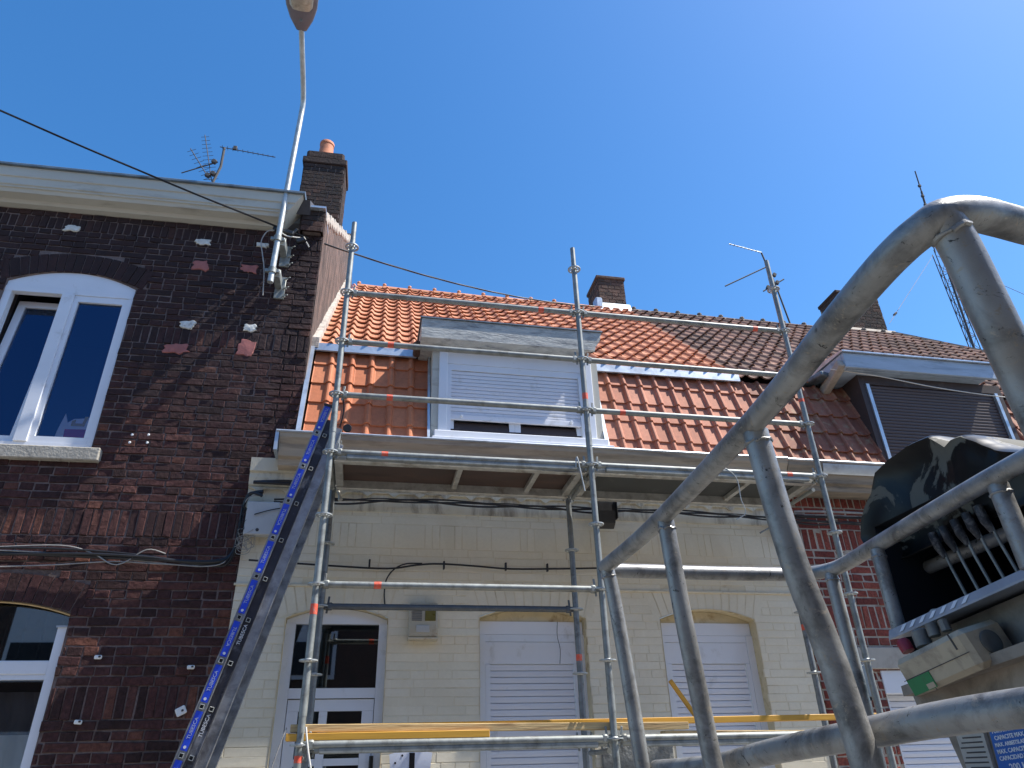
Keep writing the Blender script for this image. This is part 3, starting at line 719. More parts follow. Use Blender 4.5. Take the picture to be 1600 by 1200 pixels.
# chimney on the ridge
mb = MB(); brick_block(mb, 3.90, 4.37, 4.30, 4.86, 8.05, 9.05); cm = mb.build('chimney', [M['brick_old'], M['mortar_dark']], rf)
mb = MB(); mb.box(3.87, 4.40, 4.27, 4.89, 9.05, 9.12, bev=.015); mb.build('chimney_cap', M['brick_old'], cm)
mb = MB(); mb.prism([(4.16, 8.30), (4.28, 8.30), (4.28, 8.52), (4.26, 8.52)], 'x', 3.85, 4.42); mb.box(3.78, 3.90, 4.16, 4.34, 8.35, 8.56, bev=.02); mb.build('chimney_flashing', M['zinc'], cm)
# dormer
def slats(mb, x0, x1, z0, z1, y, pitch, bulge=.006, tint=.5):
    n = int(round((z1-z0)/pitch)); h = (z1-z0)/n
    for i in range(n):
        za = z0+i*h; prof = [(y+.014, za), (y+.001, za+.0015), (y-bulge*.5, za+h*.25), (y-bulge, za+h*.55), (y-bulge*.7, za+h*.85), (y, za+h-.0042), (y+.014, za+h-.0034), (y+.014, za+h)]
        vs = [(x0, a, b) for a, b in prof]+[(x1, a, b) for a, b in prof]; m_ = len(prof)
        mb.add(vs, [(j, j+1, m_+j+1, m_+j) for j in range(m_-1)], tint)
dm = MB()
yd = 1.02
dm.box(.832, .90, yd-.01, 1.5, 4.24, 5.345); dm.box(2.49, 2.56, yd-.01, 1.5, 4.24, 5.345); dm.box(.88, 2.51, 1.42, 1.5, 4.5, 5.345)
dr_ = dm.build('dormer', M['cornice'], ch_)
mb = MB(); mb.box(.90, .985, yd-.03, yd+.06, 4.38, 5.345, bev=.006); mb.box(2.405, 2.488, yd-.03, yd+.06, 4.38, 5.345, bev=.006)
mb.box(.986, 2.404, yd, yd+.06, 5.17, 5.34); mb.box(.986, 2.404, yd+.006, yd+.06, 5.10, 5.168)
mb.box(.986, 1.025, yd-.012, yd+.05, 4.40, 5.099); mb.box(2.345, 2.404, yd-.012, yd+.05, 4.40, 5.099); mb.build('frame', M['upvc'], dr_)
mb = MB(); mb.box(.86, 2.58, yd-.10, yd+.08, 4.30, 4.378, bev=.008); mb.box(.84, 2.62, yd-.13, yd-.02, 4.232, 4.299, bev=.005); mb.build('sill', M['upvc'], dr_)
mb = MB(); mb.box(.70, 2.42, .86, 1.9, 5.352, 5.385); mb.prism([(.70, 5.35), (2.50, 5.35), (2.51, 5.40), (2.56, 5.47), (2.585, 5.575), (.70, 5.575)], 'y', .845, .885); mb.box(.70, .74, .886, 1.6, 5.386, 5.575, bev=.004)
fs_ = mb.build('fascia', M['wood_grey'], dr_)
mb = MB(); mb.prism([(.83, 5.577), (.83, 5.59), (1.75, 5.72), (1.75, 5.60)], 'x', .685, 2.595); mb.build('flat_roof', M['zinc_dark'], fs_)
mb = MB(); mb.box(.64, .72, 1.02, 1.25, 5.34, 5.42, bev=.02); mb.build('bracket', M['brick_old'], dr_)
mb = MB(); slats(mb, 1.026, 2.344, 4.60, 5.098, yd+.02, .043, .0022); sh_ = mb.build('roller_shutter', M['shutter'], dr_)
mb = MB(); mb.box(1.026, 2.344, yd+.004, yd+.03, 4.545, 4.60, bev=.004); mb.build('bottom_bar', M['shutter'], sh_)
for xx in (1.13, 2.235):
    mb = MB(); mb.lathe([(.014, 0), (.014, .03), (.010, .035)], (xx, yd+.004, 4.582), axis=(0, -1, 0), n=10); mb.build('stop_button', M['upvc'], sh_)
mb = MB(); mb.box(1.026, 2.344, yd+.032, yd+.08, 4.385, 4.425)
for a, b in ((1.026, 1.06), (1.61, 1.665), (1.667, 1.725), (2.30, 2.344)): mb.box(a, b, yd+.034, yd+.08, 4.426, 4.60)
wd = mb.build('window', M['upvc'], dr_)
for a, b in ((1.055, 1.615), (1.72, 2.305)):
    mb = MB(); mb.add([(a, yd+.06, 4.42), (b, yd+.06, 4.42), (b, yd+.06, 4.60), (a, yd+.06, 4.60)], [(0, 1, 2, 3)]); mb.build('pane', M['glass'], wd, fix=False)
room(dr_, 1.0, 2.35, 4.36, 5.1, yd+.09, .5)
# front door
def door():
    w = DO; y = 1.16
    mb = MB(); arch_panel(mb, w, 2.645, y, y+.06, .004)
    mb.box(w.x0, w.x0+.078, y-.004, y+.07, .13, 2.644); mb.box(w.x1-.068, w.x1, y-.004, y+.07, .13, 2.644); mb.box(w.x0+.079, w.x1-.069, y-.002, y+.06, 2.075, 2.15)
    fr = mb.build('door_frame', M['upvc'], ch_)
    mb = MB(); mb.add([(w.x0+.07, y+.03, 2.14), (w.x1-.06, y+.03, 2.14), (w.x1-.06, y+.03, 2.65), (w.x0+.07, y+.03, 2.65)], [(0, 1, 2, 3)]); mb.build('pane', M['glass_dark'], fr, fix=False)
    mb = MB(); x0, x1 = w.x0+.083, w.x1-.073; zt = 2.068; yy = y+.012
    mb.box(x0, x1, yy, yy+.05, zt-.085, zt); mb.box(x0, x0+.085, yy, yy+.05, .15, zt-.086); mb.box(x1-.09, x1, yy, yy+.05, .15, zt-.086); mb.box(.040, .103, yy, yy+.05, .15, zt-.086)
    for za in (1.60, 1.05, .5, .16): mb.box(x0+.086, .039, yy+.002, yy+.05, za, za+.05); mb.box(.104, x1-.091, yy+.002, yy+.05, za, za+.05)
    lf = mb.build('door', M['upvc'], ch_)
    mb = MB(); mb.add([(x0+.08, yy+.03, .16), (x1-.085, yy+.03, .16), (x1-.085, yy+.03, zt-.08), (x0+.08, yy+.03, zt-.08)], [(0, 1, 2, 3)]); mb.build('pane', M['glass_dark'], lf, fix=False)
    mb = MB(); mb.tube([(x1-.04, yy, 1.20), (x1-.04, yy-.05, 1.20), (x1-.15, yy-.05, 1.20)], .01, 8); mb.build('handle', M['galv'], lf)
    mb = MB(); mb.tube([(x1+.005, y-.03, 1.55), (x1+.005, y-.03, 1.66)], .017, 10); mb.build('hinge', M['ink'], lf)
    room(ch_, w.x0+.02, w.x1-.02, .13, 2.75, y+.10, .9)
door()
def shuttered(w, name='shuttered_window'):
    y = 1.19
    mb = MB(); arch_panel(mb, w, 2.685, y+.01, y+.05, .003); mb.build('arch_infill', M['reveal_yellow'], cw)
    mb = MB(); mb.box(w.x0+.004, w.x1-.004, y, y+.045, 2.575, 2.684); mb.box(w.x0, w.x0+.065, y-.006, y+.08, w.zb, 2.573); mb.box(w.x1-.065, w.x1, y-.006, y+.08, w.zb, 2.573)
    mb.box(w.x0+.066, w.x1-.066, y, y+.06, 2.515, 2.573)
    fr = mb.build('window', M['upvc'], ch_)
    mb = MB(); mb.box(w.x0+.066, w.x1-.066, y+.004, y+.08, 2.335, 2.512); mb.build('shutter_box', M['upvc'], fr)
    for a, b in ((w.x0+.067, w.x0+.105), (w.x1-.105, w.x1-.067)):
        mb = MB(); mb.box(a, b, y-.002, y+.05, w.zb, 2.333); mb.build('guide_rail', M['upvc'], fr)
    mb = MB(); slats(mb, w.x0+.106, w.x1-.106, w.zb+.02, 2.333, y+.02, .0505, .0022); mb.build('roller_shutter', M['shutter'], fr)
    mb = MB(); mb.box(w.x0-.03, w.x1+.03, 1.0, 1.2, w.zb-.08, w.zb-.001, bev=.006); mb.build('sill', M['stone_sill'], ch_)
shuttered(S1); shuttered(S2)

# ================================================================== RIGHT RED BRICK HOUSE
rh = thing('brick_house', 'low red brick house with weathered brown roof and brown shuttered dormer on the right', 'house', (4.42, 1.1, 0))
RW = Opening(5.05, 6.15, .9, 2.26, .0005); 
mb = MB(); brick_wall(mb, 4.42, 13.6, 0.13, 3.98, 1.1, [RW], bands=[(2.66, 2.86), (3.36, 3.56), (3.80, 3.93)], jt=.016, proud=.002, jit=.0045, archring=.001, thick=.2)
rw = mb.build('wall', [M['brick_red'], M['mortar_light'], M['mortar_light']], rh)
mb = MB(); mb.box(4.85, 6.35, 1.062, 1.1, 2.27, 2.46, bev=.006); mb.build('lintel', M['concrete'], rw)
mb = MB(); mb.box(5.05, 6.15, 1.09, 1.24, 2.06, 2.262, bev=.006); wn_ = mb.build('window', M['upvc'], rh)
mb = MB(); slats(mb, 5.11, 6.09, .93, 2.058, 1.19, .052, .005); mb.build('roller_shutter', M['shutter'], wn_)
for a, b in ((5.05, 5.108), (6.092, 6.15)):
    mb = MB(); mb.box(a, b, 1.15, 1.24, .9, 2.058); mb.build('guide_rail', M['upvc'], wn_)
mb = MB(); mb.prism([(y, z-.01) for y, z in gprof], 'x', 4.375, 13.6); gr_ = mb.build('gutter', M['wood_old'], rh)
mb = MB(); mb.tube([(4.375, .748, 4.192), (13.6, .748, 4.192)], .012, 8); mb.prism([(.79, 4.07), (.765, 4.09), (.748, 4.165), (.755, 4.165), (.775, 4.095), (.81, 4.075)], 'x', 4.75, 13.6); mb.build('zinc_lining', M['zinc'], gr_)
HX = 9.45
def hipclip(x, s_): return x < HX+(ULEN-s_)*math.cos(UA)
mb = MB()
hx2 = HX+ULEN*math.cos(UA)
y2 = BY+ULEN*math.cos(UA); z2 = BZ+ULEN*math.sin(UA)
vs = [(4.30, BY+.01, BZ-.03), (hx2, BY+.01, BZ-.03), (HX, y2, z2-.03), (4.30, y2, z2-.03), (hx2, 2*y2-BY, BZ-.03), (4.30, 2*y2-BY, BZ-.03)]
mb.add(vs, [(0, 1, 2, 3), (1, 4, 2), (3, 2, 4, 5), (0, 3, 5), (0, 5, 4, 1)])
mb.prism([(LY+.01, LZ), (BY+.01, BZ-.035), (BY+.3, BZ-.035), (LY+.3, LZ)], 'x', 4.30, hx2)
rr_ = mb.build('roof', M['wood_brown'], rh)
mb = MB(); tiles(mb, 4.29, hx2, BY-.06, BZ-.02, UA, ULEN, tw=.172, ex=.262, profile='wave', lift=.036, clip=hipclip); mb.build('upper_tiles', M['tile_brown'], rr_)
mb = MB(); tiles(mb, 4.422, 5.66, LY, LZ, LA, LLEN-.04, tw=.182, ex=.262, lift=.03); mb.build('lower_tiles', M['tile_lichen'], rr_)
mb = MB(); tiles(mb, 7.56, 13.4, LY, LZ, LA, LLEN-.04, tw=.19, ex=.262, lift=.03); mb.build('lower_tiles', M['tile_lichen'], rr_)
ridge(rr_, 4.45, HX, RY, RZ-.0, M['ridge_grey'])
mb = MB(); 
for i in range(13):
    t = i/13; a = Vector((HX, y2, z2+.02)).lerp(Vector((hx2, BY-.05, BZ+.03)), t); b = Vector((HX, y2, z2+.02)).lerp(Vector((hx2, BY-.05, BZ+.03)), (i+1.05)/13)
    mb.tube([b+Vector((0, 0, .0)), a+Vector((0, 0, .015))], .07, 8, rs=[.08, .065])
mb.build('hip_tiles', M['ridge_grey'], rr_)
mb = MB(); brick_block(mb, 8.75, 9.62, 4.50, 5.05, 8.2, 9.42); c2 = mb.build('chimney', [M['brick_chimney'], M['mortar_light']], rr_)
mb = MB(); mb.box(8.72, 9.66, 4.47, 5.08, 9.42, 9.50, bev=.02); mb.build('chimney_cap', M['brick_chimney'], c2)
mb = MB(); mb.prism([(4.34, 8.42), (4.49, 8.42), (4.49, 8.64), (4.47, 8.64)], 'x', 8.68, 9.75); mb.build('chimney_flashing', M['mortar_light'], c2)
# brown dormer
mb = MB(); mb.box(5.66, 5.73, 1.0, 1.6, 4.2, 5.40); mb.box(7.47, 7.54, 1.0, 1.6, 4.2, 5.40); mb.box(5.731, 7.469, 1.0, 1.08, 5.29, 5.40); mb.box(5.731, 7.469, 1.0, 1.1, 4.2, 4.33); d2 = mb.build('dormer', M['wood_brown'], rh)
for a, b in ((5.735, 5.775), (7.425, 7.465)):
    mb = MB(); mb.box(a, b, .985, 1.04, 4.331, 5.288); mb.build('guide_rail', M['zinc'], d2)
mb = MB(); slats(mb, 5.776, 7.424, 4.332, 5.288, 1.02, .040, .005); mb.build('roller_shutter', M['shutter_brown'], d2)
mb = MB(); mb.box(5.44, 7.50, .86, .90, 5.41, 5.60, bev=.006); mb.box(5.44, 5.48, .902, 1.7, 5.41, 5.60, bev=.004); mb.box(5.48, 7.28, .902, 1.5, 5.405, 5.425); f2 = mb.build('fascia', M['wood_pale'], d2)
mb = MB(); mb.prism([(.83, 5.602), (.83, 5.618), (1.8, 5.74), (1.8, 5.62)], 'x', 5.42, 7.46); mb.build('flat_roof', M['zinc'], f2)
mb = MB(); mb.obox((5.42, 1.12, 5.39), (.10, .5, .10), Matrix.Rotation(R(-20), 3, 'X'), .012); mb.build('bracket', M['mortar_light'], d2)
mb = MB(); mb.obox((5.30, 1.25, 5.44), (.16, .34, .06), Matrix.Rotation(R(15), 3, 'Z'), .012); mb.build('lead_scrap', M['zinc_dark'], d2)

# ================================================================== SCAFFOLD
sc = thing('scaffold', 'galvanised ring lock tube scaffold of two bays standing in front of the cream house', 'scaffold', (0, 0, 0))
def rosette_mesh():
    mb = MB(); n = 24
    ring = [(.046, -.0045), (.061, -.0045), (.061, .0045), (.046, .0045)]; vs = []; fs = []
    for k in range(n):
        a = 2*math.pi*k/n
        for r, h in ring: vs.append((r*math.cos(a), r*math.sin(a), h))
    for k in range(n):
        k2 = (k+1) % n
        for j in range(4): j2 = (j+1) % 4; fs.append((k*4+j, k2*4+j, k2*4+j2, k*4+j2))
    mb.add(vs, fs)
    for k in range(8):
        a = k*math.pi/4+math.pi/8; rot = Matrix.Rotation(a, 3, 'Z'); mb.obox(rot @ Vector((.036, 0, 0)), (.03, .011, .0088), rot, .001)
    mb.lathe([(.0245, -.012), (.030, -.006), (.030, .006), (.0245, .012)], (0, 0, 0), n=16)
    return mb
ros0 = rosette_mesh().build('rosette', M['galv_bright'], None)
ros_me = ros0.data; bpy.data.objects.remove(ros0)
Z0 = 5.70
tops = {(0, 0): 5.985, (1, 0): 5.955, (2, 0): 6.06, (0, 1): 4.22, (1, 1): 3.76, (2, 1): 3.80}
XS = [0, 2.07, 4.14]; YS = [0, .73]
for (i, j), zt in tops.items():
    x, y = XS[i], YS[j]
    mb = MB()
    if zt > 5: mb.tube([(x, y, .12), (x, y, zt-.20)], .0242, 16); mb.tube([(x, y, zt-.20), (x, y, zt)], .0225, 16)
    else: mb.tube([(x, y, .12), (x, y, zt)], .0242, 16)
    for zz in (3.865, 1.865):
        if zz < zt: mb.tube([(x, y, zz), (x, y, zz+.16)], .0262, 16)
    mb.tube([(x, y, .05), (x, y, .5)], .019, 12); mb.box(x-.075, x+.075, y-.075, y+.075, .131, .139)
    u_ = mb.build('upright', M['galv'] if j == 0 else M['galv_mid'], sc)
    k = 0
    while Z0-.5*k > .4:
        z = Z0-.5*k
        if z < zt-.02:
            r = bpy.data.objects.new('rosette', ros_me); COL.objects.link(r); r.parent = u_; r.location = (x, y, z); r.rotation_euler = (0, 0, R(22.5)*0)
        k += 1
    if (i, j) == (0, 0): bands = [(2.53, .07), (1.62, .04)]
    elif (i, j) == (2, 0): bands = [(4.44, .035)]
    elif (i, j) == (1, 1): bands = [(2.32, .05)]
    elif (i, j) == (2, 1): bands = [(2.57, .05)]
    elif (i, j) == (1, 0): bands = [(4.33, .06)]
    else: bands = []
    for zz, h in bands:
        mb = MB(); mb.tube([(x, y, zz-h/2), (x, y, zz+h/2)], .0248, 16, caps=False); plab(mb.build('paint_mark', M['orange_paint'], u_), 'orange paint mark round the tube')
def ledger(i0, i1, j, k, double=False, marks=(), mat=None):
    z = Z0-.5*k; x0, x1 = XS[i0], XS[i1]; y = YS[j]
    mb = MB(); mb.tube([(x0+.085, y, z), (x1-.085, y, z)], .0242, 16)
    if double:
        mb.box(x0+.12, x1-.12, y-.019, y+.019, z-.054, z-.017, bev=.006)
    for xx, sg in ((x0, 1), (x1, -1)):
        mb.obox((xx+sg*.068, y, z), (.05, .046, .058), Matrix.Identity(3), .012); mb.obox((xx+sg*.04, y, z+.014), (.035, .03, .012), Matrix.Identity(3), .003); mb.obox((xx+sg*.04, y, z-.014), (.035, .03, .012), Matrix.Identity(3), .003)
        mb.obox((xx+sg*.052, y, z+.012), (.016, .006, .13), Matrix.Rotation(R(5*sg), 3, 'Y'), .002)
    o = mb.build('ledger', mat or M['galv'], sc)
    for mx in marks:
        mb = MB(); mb.tube([(mx-.025, y, z), (mx+.025, y, z)], .0250, 16, caps=False); plab(mb.build('paint_mark', M['orange_paint'], o), 'orange paint mark round the tube')
def transom(i, k):
    z = Z0-.5*k; x = XS[i]
    mb = MB(); mb.tube([(x, .085, z), (x, .645, z)], .0242, 14); mb.tube([(x, .14, z-.07), (x, .59, z-.07)], .018, 12)
    for yy, sg in ((0, 1), (.73, -1)):
        mb.obox((x, yy+sg*.068, z), (.046, .05, .058), Matrix.Identity(3), .012); mb.obox((x, yy+sg*.052, z+.012), (.006, .016, .13), Matrix.Rotation(R(-5*sg), 3, 'X'), .002)
    mb.build('transom', M['galv'], sc)
ledger(0, 1, 0, 1, marks=(1.72,)); ledger(1, 2, 0, 1, marks=(3.83,))
ledger(0, 1, 0, 2, marks=(.40,)); ledger(1, 2, 0, 2)
ledger(0, 1, 0, 3, marks=(.42,)); ledger(1, 2, 0, 3, marks=(2.39,))
ledger(0, 1, 0, 4, True, marks=(.41,)); ledger(1, 2, 0, 4, True, marks=(3.84,))
ledger(0, 1, 0, 6, marks=(.42,)); ledger(0, 1, 1, 6, mat=M['galv_dark'])
ledger(0, 1, 1, 4, marks=(.35,)); ledger(1, 2, 1, 4, marks=(3.83,))
ledger(0, 1, 0, 8, True); ledger(1, 2, 0, 8, True); ledger(1, 2, 1, 8); ledger(0, 1, 1, 8)
ledger(0, 1, 0, 10); ledger(1, 2, 0, 10); ledger(0, 1, 1, 10); ledger(1, 2, 1, 10)
for i in range(3): transom(i, 4); transom(i, 8); transom(i, 10)
def deck(x0, x1, m, ribs, lab):
    z = 3.72; mb = MB()
    mb.box(x0+.03, x1-.03, .075, .655, z-.004, z+.008); d = mb.build('deck_panel', m, sc); plab(d, lab)
    mb = MB()
    for ya in (.055, .625):
        mb.box(x0+.03, x1-.03, ya, ya+.05, z-.075, z+.012, bev=.004)
        mb.box(x0+.03, x1-.03, ya-.012 if ya < .3 else ya+.05, ya if ya < .3 else ya+.062, z-.075, z-.068)
    mb.box(x0+.03, x0+.09, .106, .624, z-.06, z-.006, bev=.004); mb.box(x1-.09, x1-.03, .106, .624, z-.06, z-.006, bev=.004)
    for rx in ribs: mb.box(rx-.022, rx+.022, .106, .624, z-.045, z-.006, bev=.003)
    for xx in (x0, x1):
        for ya in (.12, .24, .49, .61): mb.box(xx-.03+(.03 if xx == x0 else -.03), xx+.03+(.03 if xx == x0 else -.03), ya-.02, ya+.02, z-.02, z+.014, bev=.003)
    mb.build('deck_frame', M['alu'], d)
deck(0, 2.07, M['ply_brown'], (1.02, 1.66), 'brown plywood deck panel in the left bay')
deck(2.07, 4.14, M['ply_dark'], (3.55,), 'dark plywood deck panel in the right bay')
# swivel coupler with bolt on the inner upright
mb = MB(); mb.lathe([(.034, -.03), (.036, -.02), (.036, .02), (.034, .03)], (0, .73, 3.30+.42), n=16); mb.obox((.05, .72, 3.66), (.05, .05, .05), Matrix.Identity(3), .012); mb.lathe([(.012, 0), (.012, .07), (.02, .07), (.02, .085)], (.05, .70, 3.64), axis=(.3, -.2, -1), n=10)
mb.build('coupler', M['alu'], sc)
mb = MB()
for q in range(9):
    c = Vector((.045, .55, 4.02-.035*q)); ax = Vector((1, 0, 0)) if q % 2 else Vector((0, 1, 0))
    mb.tube([c+Vector((0, 0, .022*math.cos(a)))+ax*.010*math.sin(a) for a in [i*math.pi/5 for i in range(11)]], .003, 6, caps=False)
mb.build('chain', M['galv'], sc)

# wire hooks hanging from the scaffold
def wire(name, pts, r, mat, lab, cat, group=None, k=5, n=8):
    mb = MB(); mb.tube(smooth_path(pts, k), r, n); o = mb.build(name, mat); return tag(o, lab, cat, group)
wire('wire', [(3.10, 0, 3.73), (3.22, -.02, 3.735), (3.33, -.02, 3.64), (3.335, -.02, 3.46), (3.36, -.01, 3.34), (3.27, 0, 3.285)], .0035, M['galv_bright'], 'thin bent steel wire hanging from the upper ledger in the right bay', 'wire')
wire('wire', [(1.93, -.03, 3.66), (1.945, -.035, 3.75), (1.965, -.04, 3.62), (1.99, -.035, 3.46)], .006, M['galv_bright'], 'short thick hook of steel wire on the upper ledger beside the middle upright', 'wire')
wire('wire', [(.56, .70, 3.72), (.62, .69, 3.69), (.67, .69, 3.66), (.69, .69, 3.60)], .002, M['cable_grey'], 'thin grey wire end poking down under the left deck', 'wire')
wire('rope', [(.03, -.03, 1.80), (.06, -.05, 1.66), (.12, -.06, 1.45), (.2, -.06, 1.2), (.24, -.06, .9)], .006, M['cable_white'], 'white rope hanging from the left end of the planks', 'rope')
wire('rope', [(-.09, .0, 1.80), (-.12, -.01, 1.70), (-.17, -.01, 1.5), (-.2, 0, 1.3)], .004, M['cable_grey'], 'thin dark string hanging from the left plank end', 'rope')

# timber on the lower ledgers
def plank(name, c, size, ang_y, ang_z, mat, lab, group=None):
    rot = Matrix.Rotation(R(ang_z), 3, 'Z') @ Matrix.Rotation(R(ang_y), 3, 'Y')
    mb = MB(); mb.obox(c, size, rot, .003); o = mb.build(name, mat); return tag(o, lab, 'plank', group)
G = 'planks laid along the lower ledgers'
plank('timber_plank', (.56, .035, 1.7455), (1.30, .09, .043), 0, 0, M['plank_yellow'], 'yellow glazed plank resting directly on the lower left ledger', G)
plank('timber_plank', (1.28, .055, 1.786), (2.70, .07, .046), .5, 0, M['plank_pale'], 'pale rough sawn plank lying on top of the yellow one at the left', G)
plank('timber_plank', (2.10, .16, 1.812), (4.30, .08, .040), -.30, .8, M['plank_yellow'], 'long yellow plank crossing the middle of the scaffold above the others', G)
plank('timber_plank', (3.25, .45, 1.737), (1.3, .10, .034), .8, 0, M['plank_pale'], 'short pale plank behind the lower ledger in the right bay', G)
rot = Matrix.Rotation(R(56), 3, 'Y')
mb = MB(); mb.obox((2.86, .50, 1.93), (.46, .03, .03), rot, .003); tag(mb.build('timber_batten', M['plank_yellow']), 'short thin yellow batten leaning up in front of the right shuttered window', 'batten')

# ================================================================== LADDER
ld = thing('ladder', 'three section aluminium extension ladder with blue stickers leaning on the left end of the scaffold', 'ladder', (-1.15, .1, 0))
U = Vector((.0755, -.011, .280)).normalized(); P0 = Vector((-.126, .105, 3.902)); NX = Vector((U.z, 0, -U.x)).normalized(); NY = U.cross(NX).normalized()
if NY.y > 0: NY = -NY
def ladder_section(off, a, b, yoff, mat, face_mat, text, wid=.066, far=.40, hn=0):
    """a,b: distances along the ladder from P0 (down is negative)"""
    rot = Matrix((NX, -NY, U)).transposed()
    o0 = P0+NX*off-NY*yoff
    for side in (0, 1):
        yy = 0 if side == 0 else far-2*yoff
        mb = MB(); c = o0-NY*(yy)+U*((a+b)/2)
        mb.obox(c+(-NY)*.004, (wid, .004, b-a), rot, .001); mb.obox(c-NX*(wid/2-.003)-NY*.013, (.006, .03, b-a), rot, .001); mb.obox(c+NX*(wid/2-.003)-NY*.013, (.006, .03, b-a), rot, .001)
        st = mb.build('stile', mat, ld)
        if side == 0:
            mb = MB()
            if face_mat:
                k = 0
                for t in rungs:
                    if a+.02 < t < b-.02:
                        mb.obox(o0+NY*.0018+U*(t+.145), (wid-.022, .0012, .235), rot, .0003)
                stk = mb.build('sticker', face_mat, st)
                for t in rungs:
                    if a+.02 < t < b-.2:
                        fl = (int(round(t/.29)) % 3 == 0)
                        xd = -U if fl else U
                        yd_ = NX if fl else -NX
                        text_obj(text, .031, M['faint_print'], stk, o0+NY*.0032+U*(t+.16), xd, yd_, .0004, bold=.0002)
                        rr = Matrix.Identity(3)
                        mb2 = MB(); mb2.lathe([(.010, 0), (.010, .0006)], o0+NY*.0028+U*(t+.048), axis=NY, n=6); mb2.build('emblem', M['white_print'], stk)
            for t in (rungs if wid < .07 else []):
                if a < t < b:
                    mb = MB(); c1 = o0+U*t
                    # square rung end: bright collar round a dark hollow
                    for (dx, dz, sx, sz) in ((-.0125, 0, .0035, .029), (.0125, 0, .0035, .029), (0, .0125, .029, .0035), (0, -.0125, .029, .0035)):
                        mb.obox(c1+NX*dx+U*dz+NY*.003, (sx, .014, sz), rot, .0012)
                    mb.obox(c1-NY*((far-2*yoff)/2), (.03, (far-2*yoff)-.01, .03), rot, .004)
                    rg = mb.build('rung', M['galv_bright'], ld)
                    mb = MB(); mb.obox(c1+NY*.0015, (.0225, .003, .0225), rot, .0005); mb.build('hollow_end', M['ink'], rg)
rungs = [-.29*i for i in range(0, 14)]
ladder_section(0, -3.98, .24, 0, M['alu_ladder'], M['sticker_blue'], 'TUBESCA')
ladder_section(.062, -3.98, .14, .014, M['ladder_black'], None, '')
ladder_section(.132, -3.9, .10, .028, M['alu_ladder'], None, '', wid=.072)
rot = Matrix((NX, -NY, U)).transposed()
for t in (-2.15,):
    mb = MB(); mb.obox(P0+NX*.045+U*t+NY*.004, (.03, .004, .22), rot, .001)
for t in (-1.55, -2.13):   # lettering on the second section
    text_obj('TUBESCA', .033, M['white_print'], ld, P0+NX*.062+NY*(-.008)+U*(t-.0), U, -NX, .0004, name='lettering')
mb = MB(); mb.obox(P0+U*.25, (.07, .03, .02), rot, .006); mb.build('end_cap', M['black_plastic'], ld)
mb = MB(); mb.lathe([(.03, -.012), (.035, -.006), (.035, .006), (.03, .012)], P0+NX*.20+U*.13-NY*.05, axis=NY, n=16); mb.build('guide_wheel', M['black_plastic'], ld)
wire('rope', [P0+NX*.03+U*.30+NY*.03, P0+NX*.09+U*.33+NY*.06, P0+NX*.14+U*.22+NY*.05, P0+NX*.15+U*.10], .006, M['cable'], 'black cord looped round the top of the ladder', 'rope')

# ================================================================== STREET LAMP
sl_ = thing('street_lamp', 'grey wall bracket street lamp with a bent pole reaching over the street', 'street lamp', (-.81, 1.0, 5.85))
mb = MB(); pp = [(-.812, .85, 5.85), (-.806, .85, 6.7), (-.795, .85, 7.6), (-.785, .84, 8.2), (-.780, .82, 8.36), (-.780, .76, 8.46), (-.786, .6, 8.575), (-.80, .2, 8.79), (-.80, .12, 8.83)]
mb.tube(smooth_path(pp, 5), .03, 16); mb.build('pole', M['galv_bright'], sl_)
for z in (6.40, 5.99):
    mb = MB(); mb.lathe([(.042, -.03), (.042, .03)], (-.81, .85, z), n=16); mb.box(-.88, -.74, .835, .865, z-.02, z+.02, bev=.004)
    mb.box(-.80, -.735, .88, 1.085, z-.05, z+.05, bev=.004); mb.box(-.80, -.70, 1.072, 1.094, z-.17, z+.10, bev=.004)
    for dz in (-.15, -.05, .07):
        mb.tube([(-.72, 1.07, z+dz), (-.66, 1.03, z+dz+.005)], .006, 8); mb.lathe([(.012, 0), (.012, .012)], (-.70, 1.06, z+dz), axis=(1, -.5, 0), n=6)
    mb.build('wall_bracket', M['galv'], sl_)
# lamp head
hd = Vector((-.80, .14, 8.82)); ax = Vector((.03, -.92, .28)).normalized(); sx = Vector((1, 0, 0)); sx = (sx-ax*sx.dot(ax)).normalized(); sz = sx.cross(ax).normalized()
if sz.z < 0: sz = -sz
stations = [(-.02, .055, .03, .045), (.03, .085, .04, .06), (.10, .125, .05, .08), (.22, .165, .055, .10), (.40, .185, .055, .11), (.60, .18, .05, .10), (.76, .14, .045, .08), (.82, .09, .03, .05)]
mb = MB(); vs = []; fs = []; n = 20
for (t, w, dn, uph) in stations:
    for k in range(n):
        a = 2*math.pi*k/n; cx = math.cos(a); cz = math.sin(a)
        ex = lambda v: math.copysign(abs(v)**.7, v)
        vs.append(hd+ax*t+sx*(w*ex(cx))+sz*((uph if cz > 0 else dn)*ex(cz)))
for i in range(len(stations)-1):
    for k in range(n): k2 = (k+1) % n; fs.append((i*n+k, i*n+k2, (i+1)*n+k2, (i+1)*n+k))
fs += [tuple(range(n))[::-1], tuple((len(stations)-1)*n+k for k in range(n))]
mb.add(vs, fs, .5, 0, True); lhd = mb.build('lamp_housing', plain('grey lamp housing', (.17, .155, .175), .5, .2, .1, 12, (.1, .09, .09), .3, 9, .05), sl_)
mb = MB(); vs = []; fs = []
lst = [(.20, .095, .060), (.24, .125, .074), (.42, .145, .090), (.62, .14, .08), (.70, .10, .06)]
for (t, w, dn) in lst:
    for k in range(9):
        a = -math.pi*k/8; vs.append(hd+ax*t+sx*(w*math.cos(a))+sz*(-.035+(dn-.035+.02)*math.sin(a)))
for i in range(len(lst)-1):
    for k in range(8): fs.append((i*9+k, i*9+k+1, (i+1)*9+k+1, (i+1)*9+k))
fs += [tuple(range(9))[::-1], tuple(4*9+k for k in range(9))]
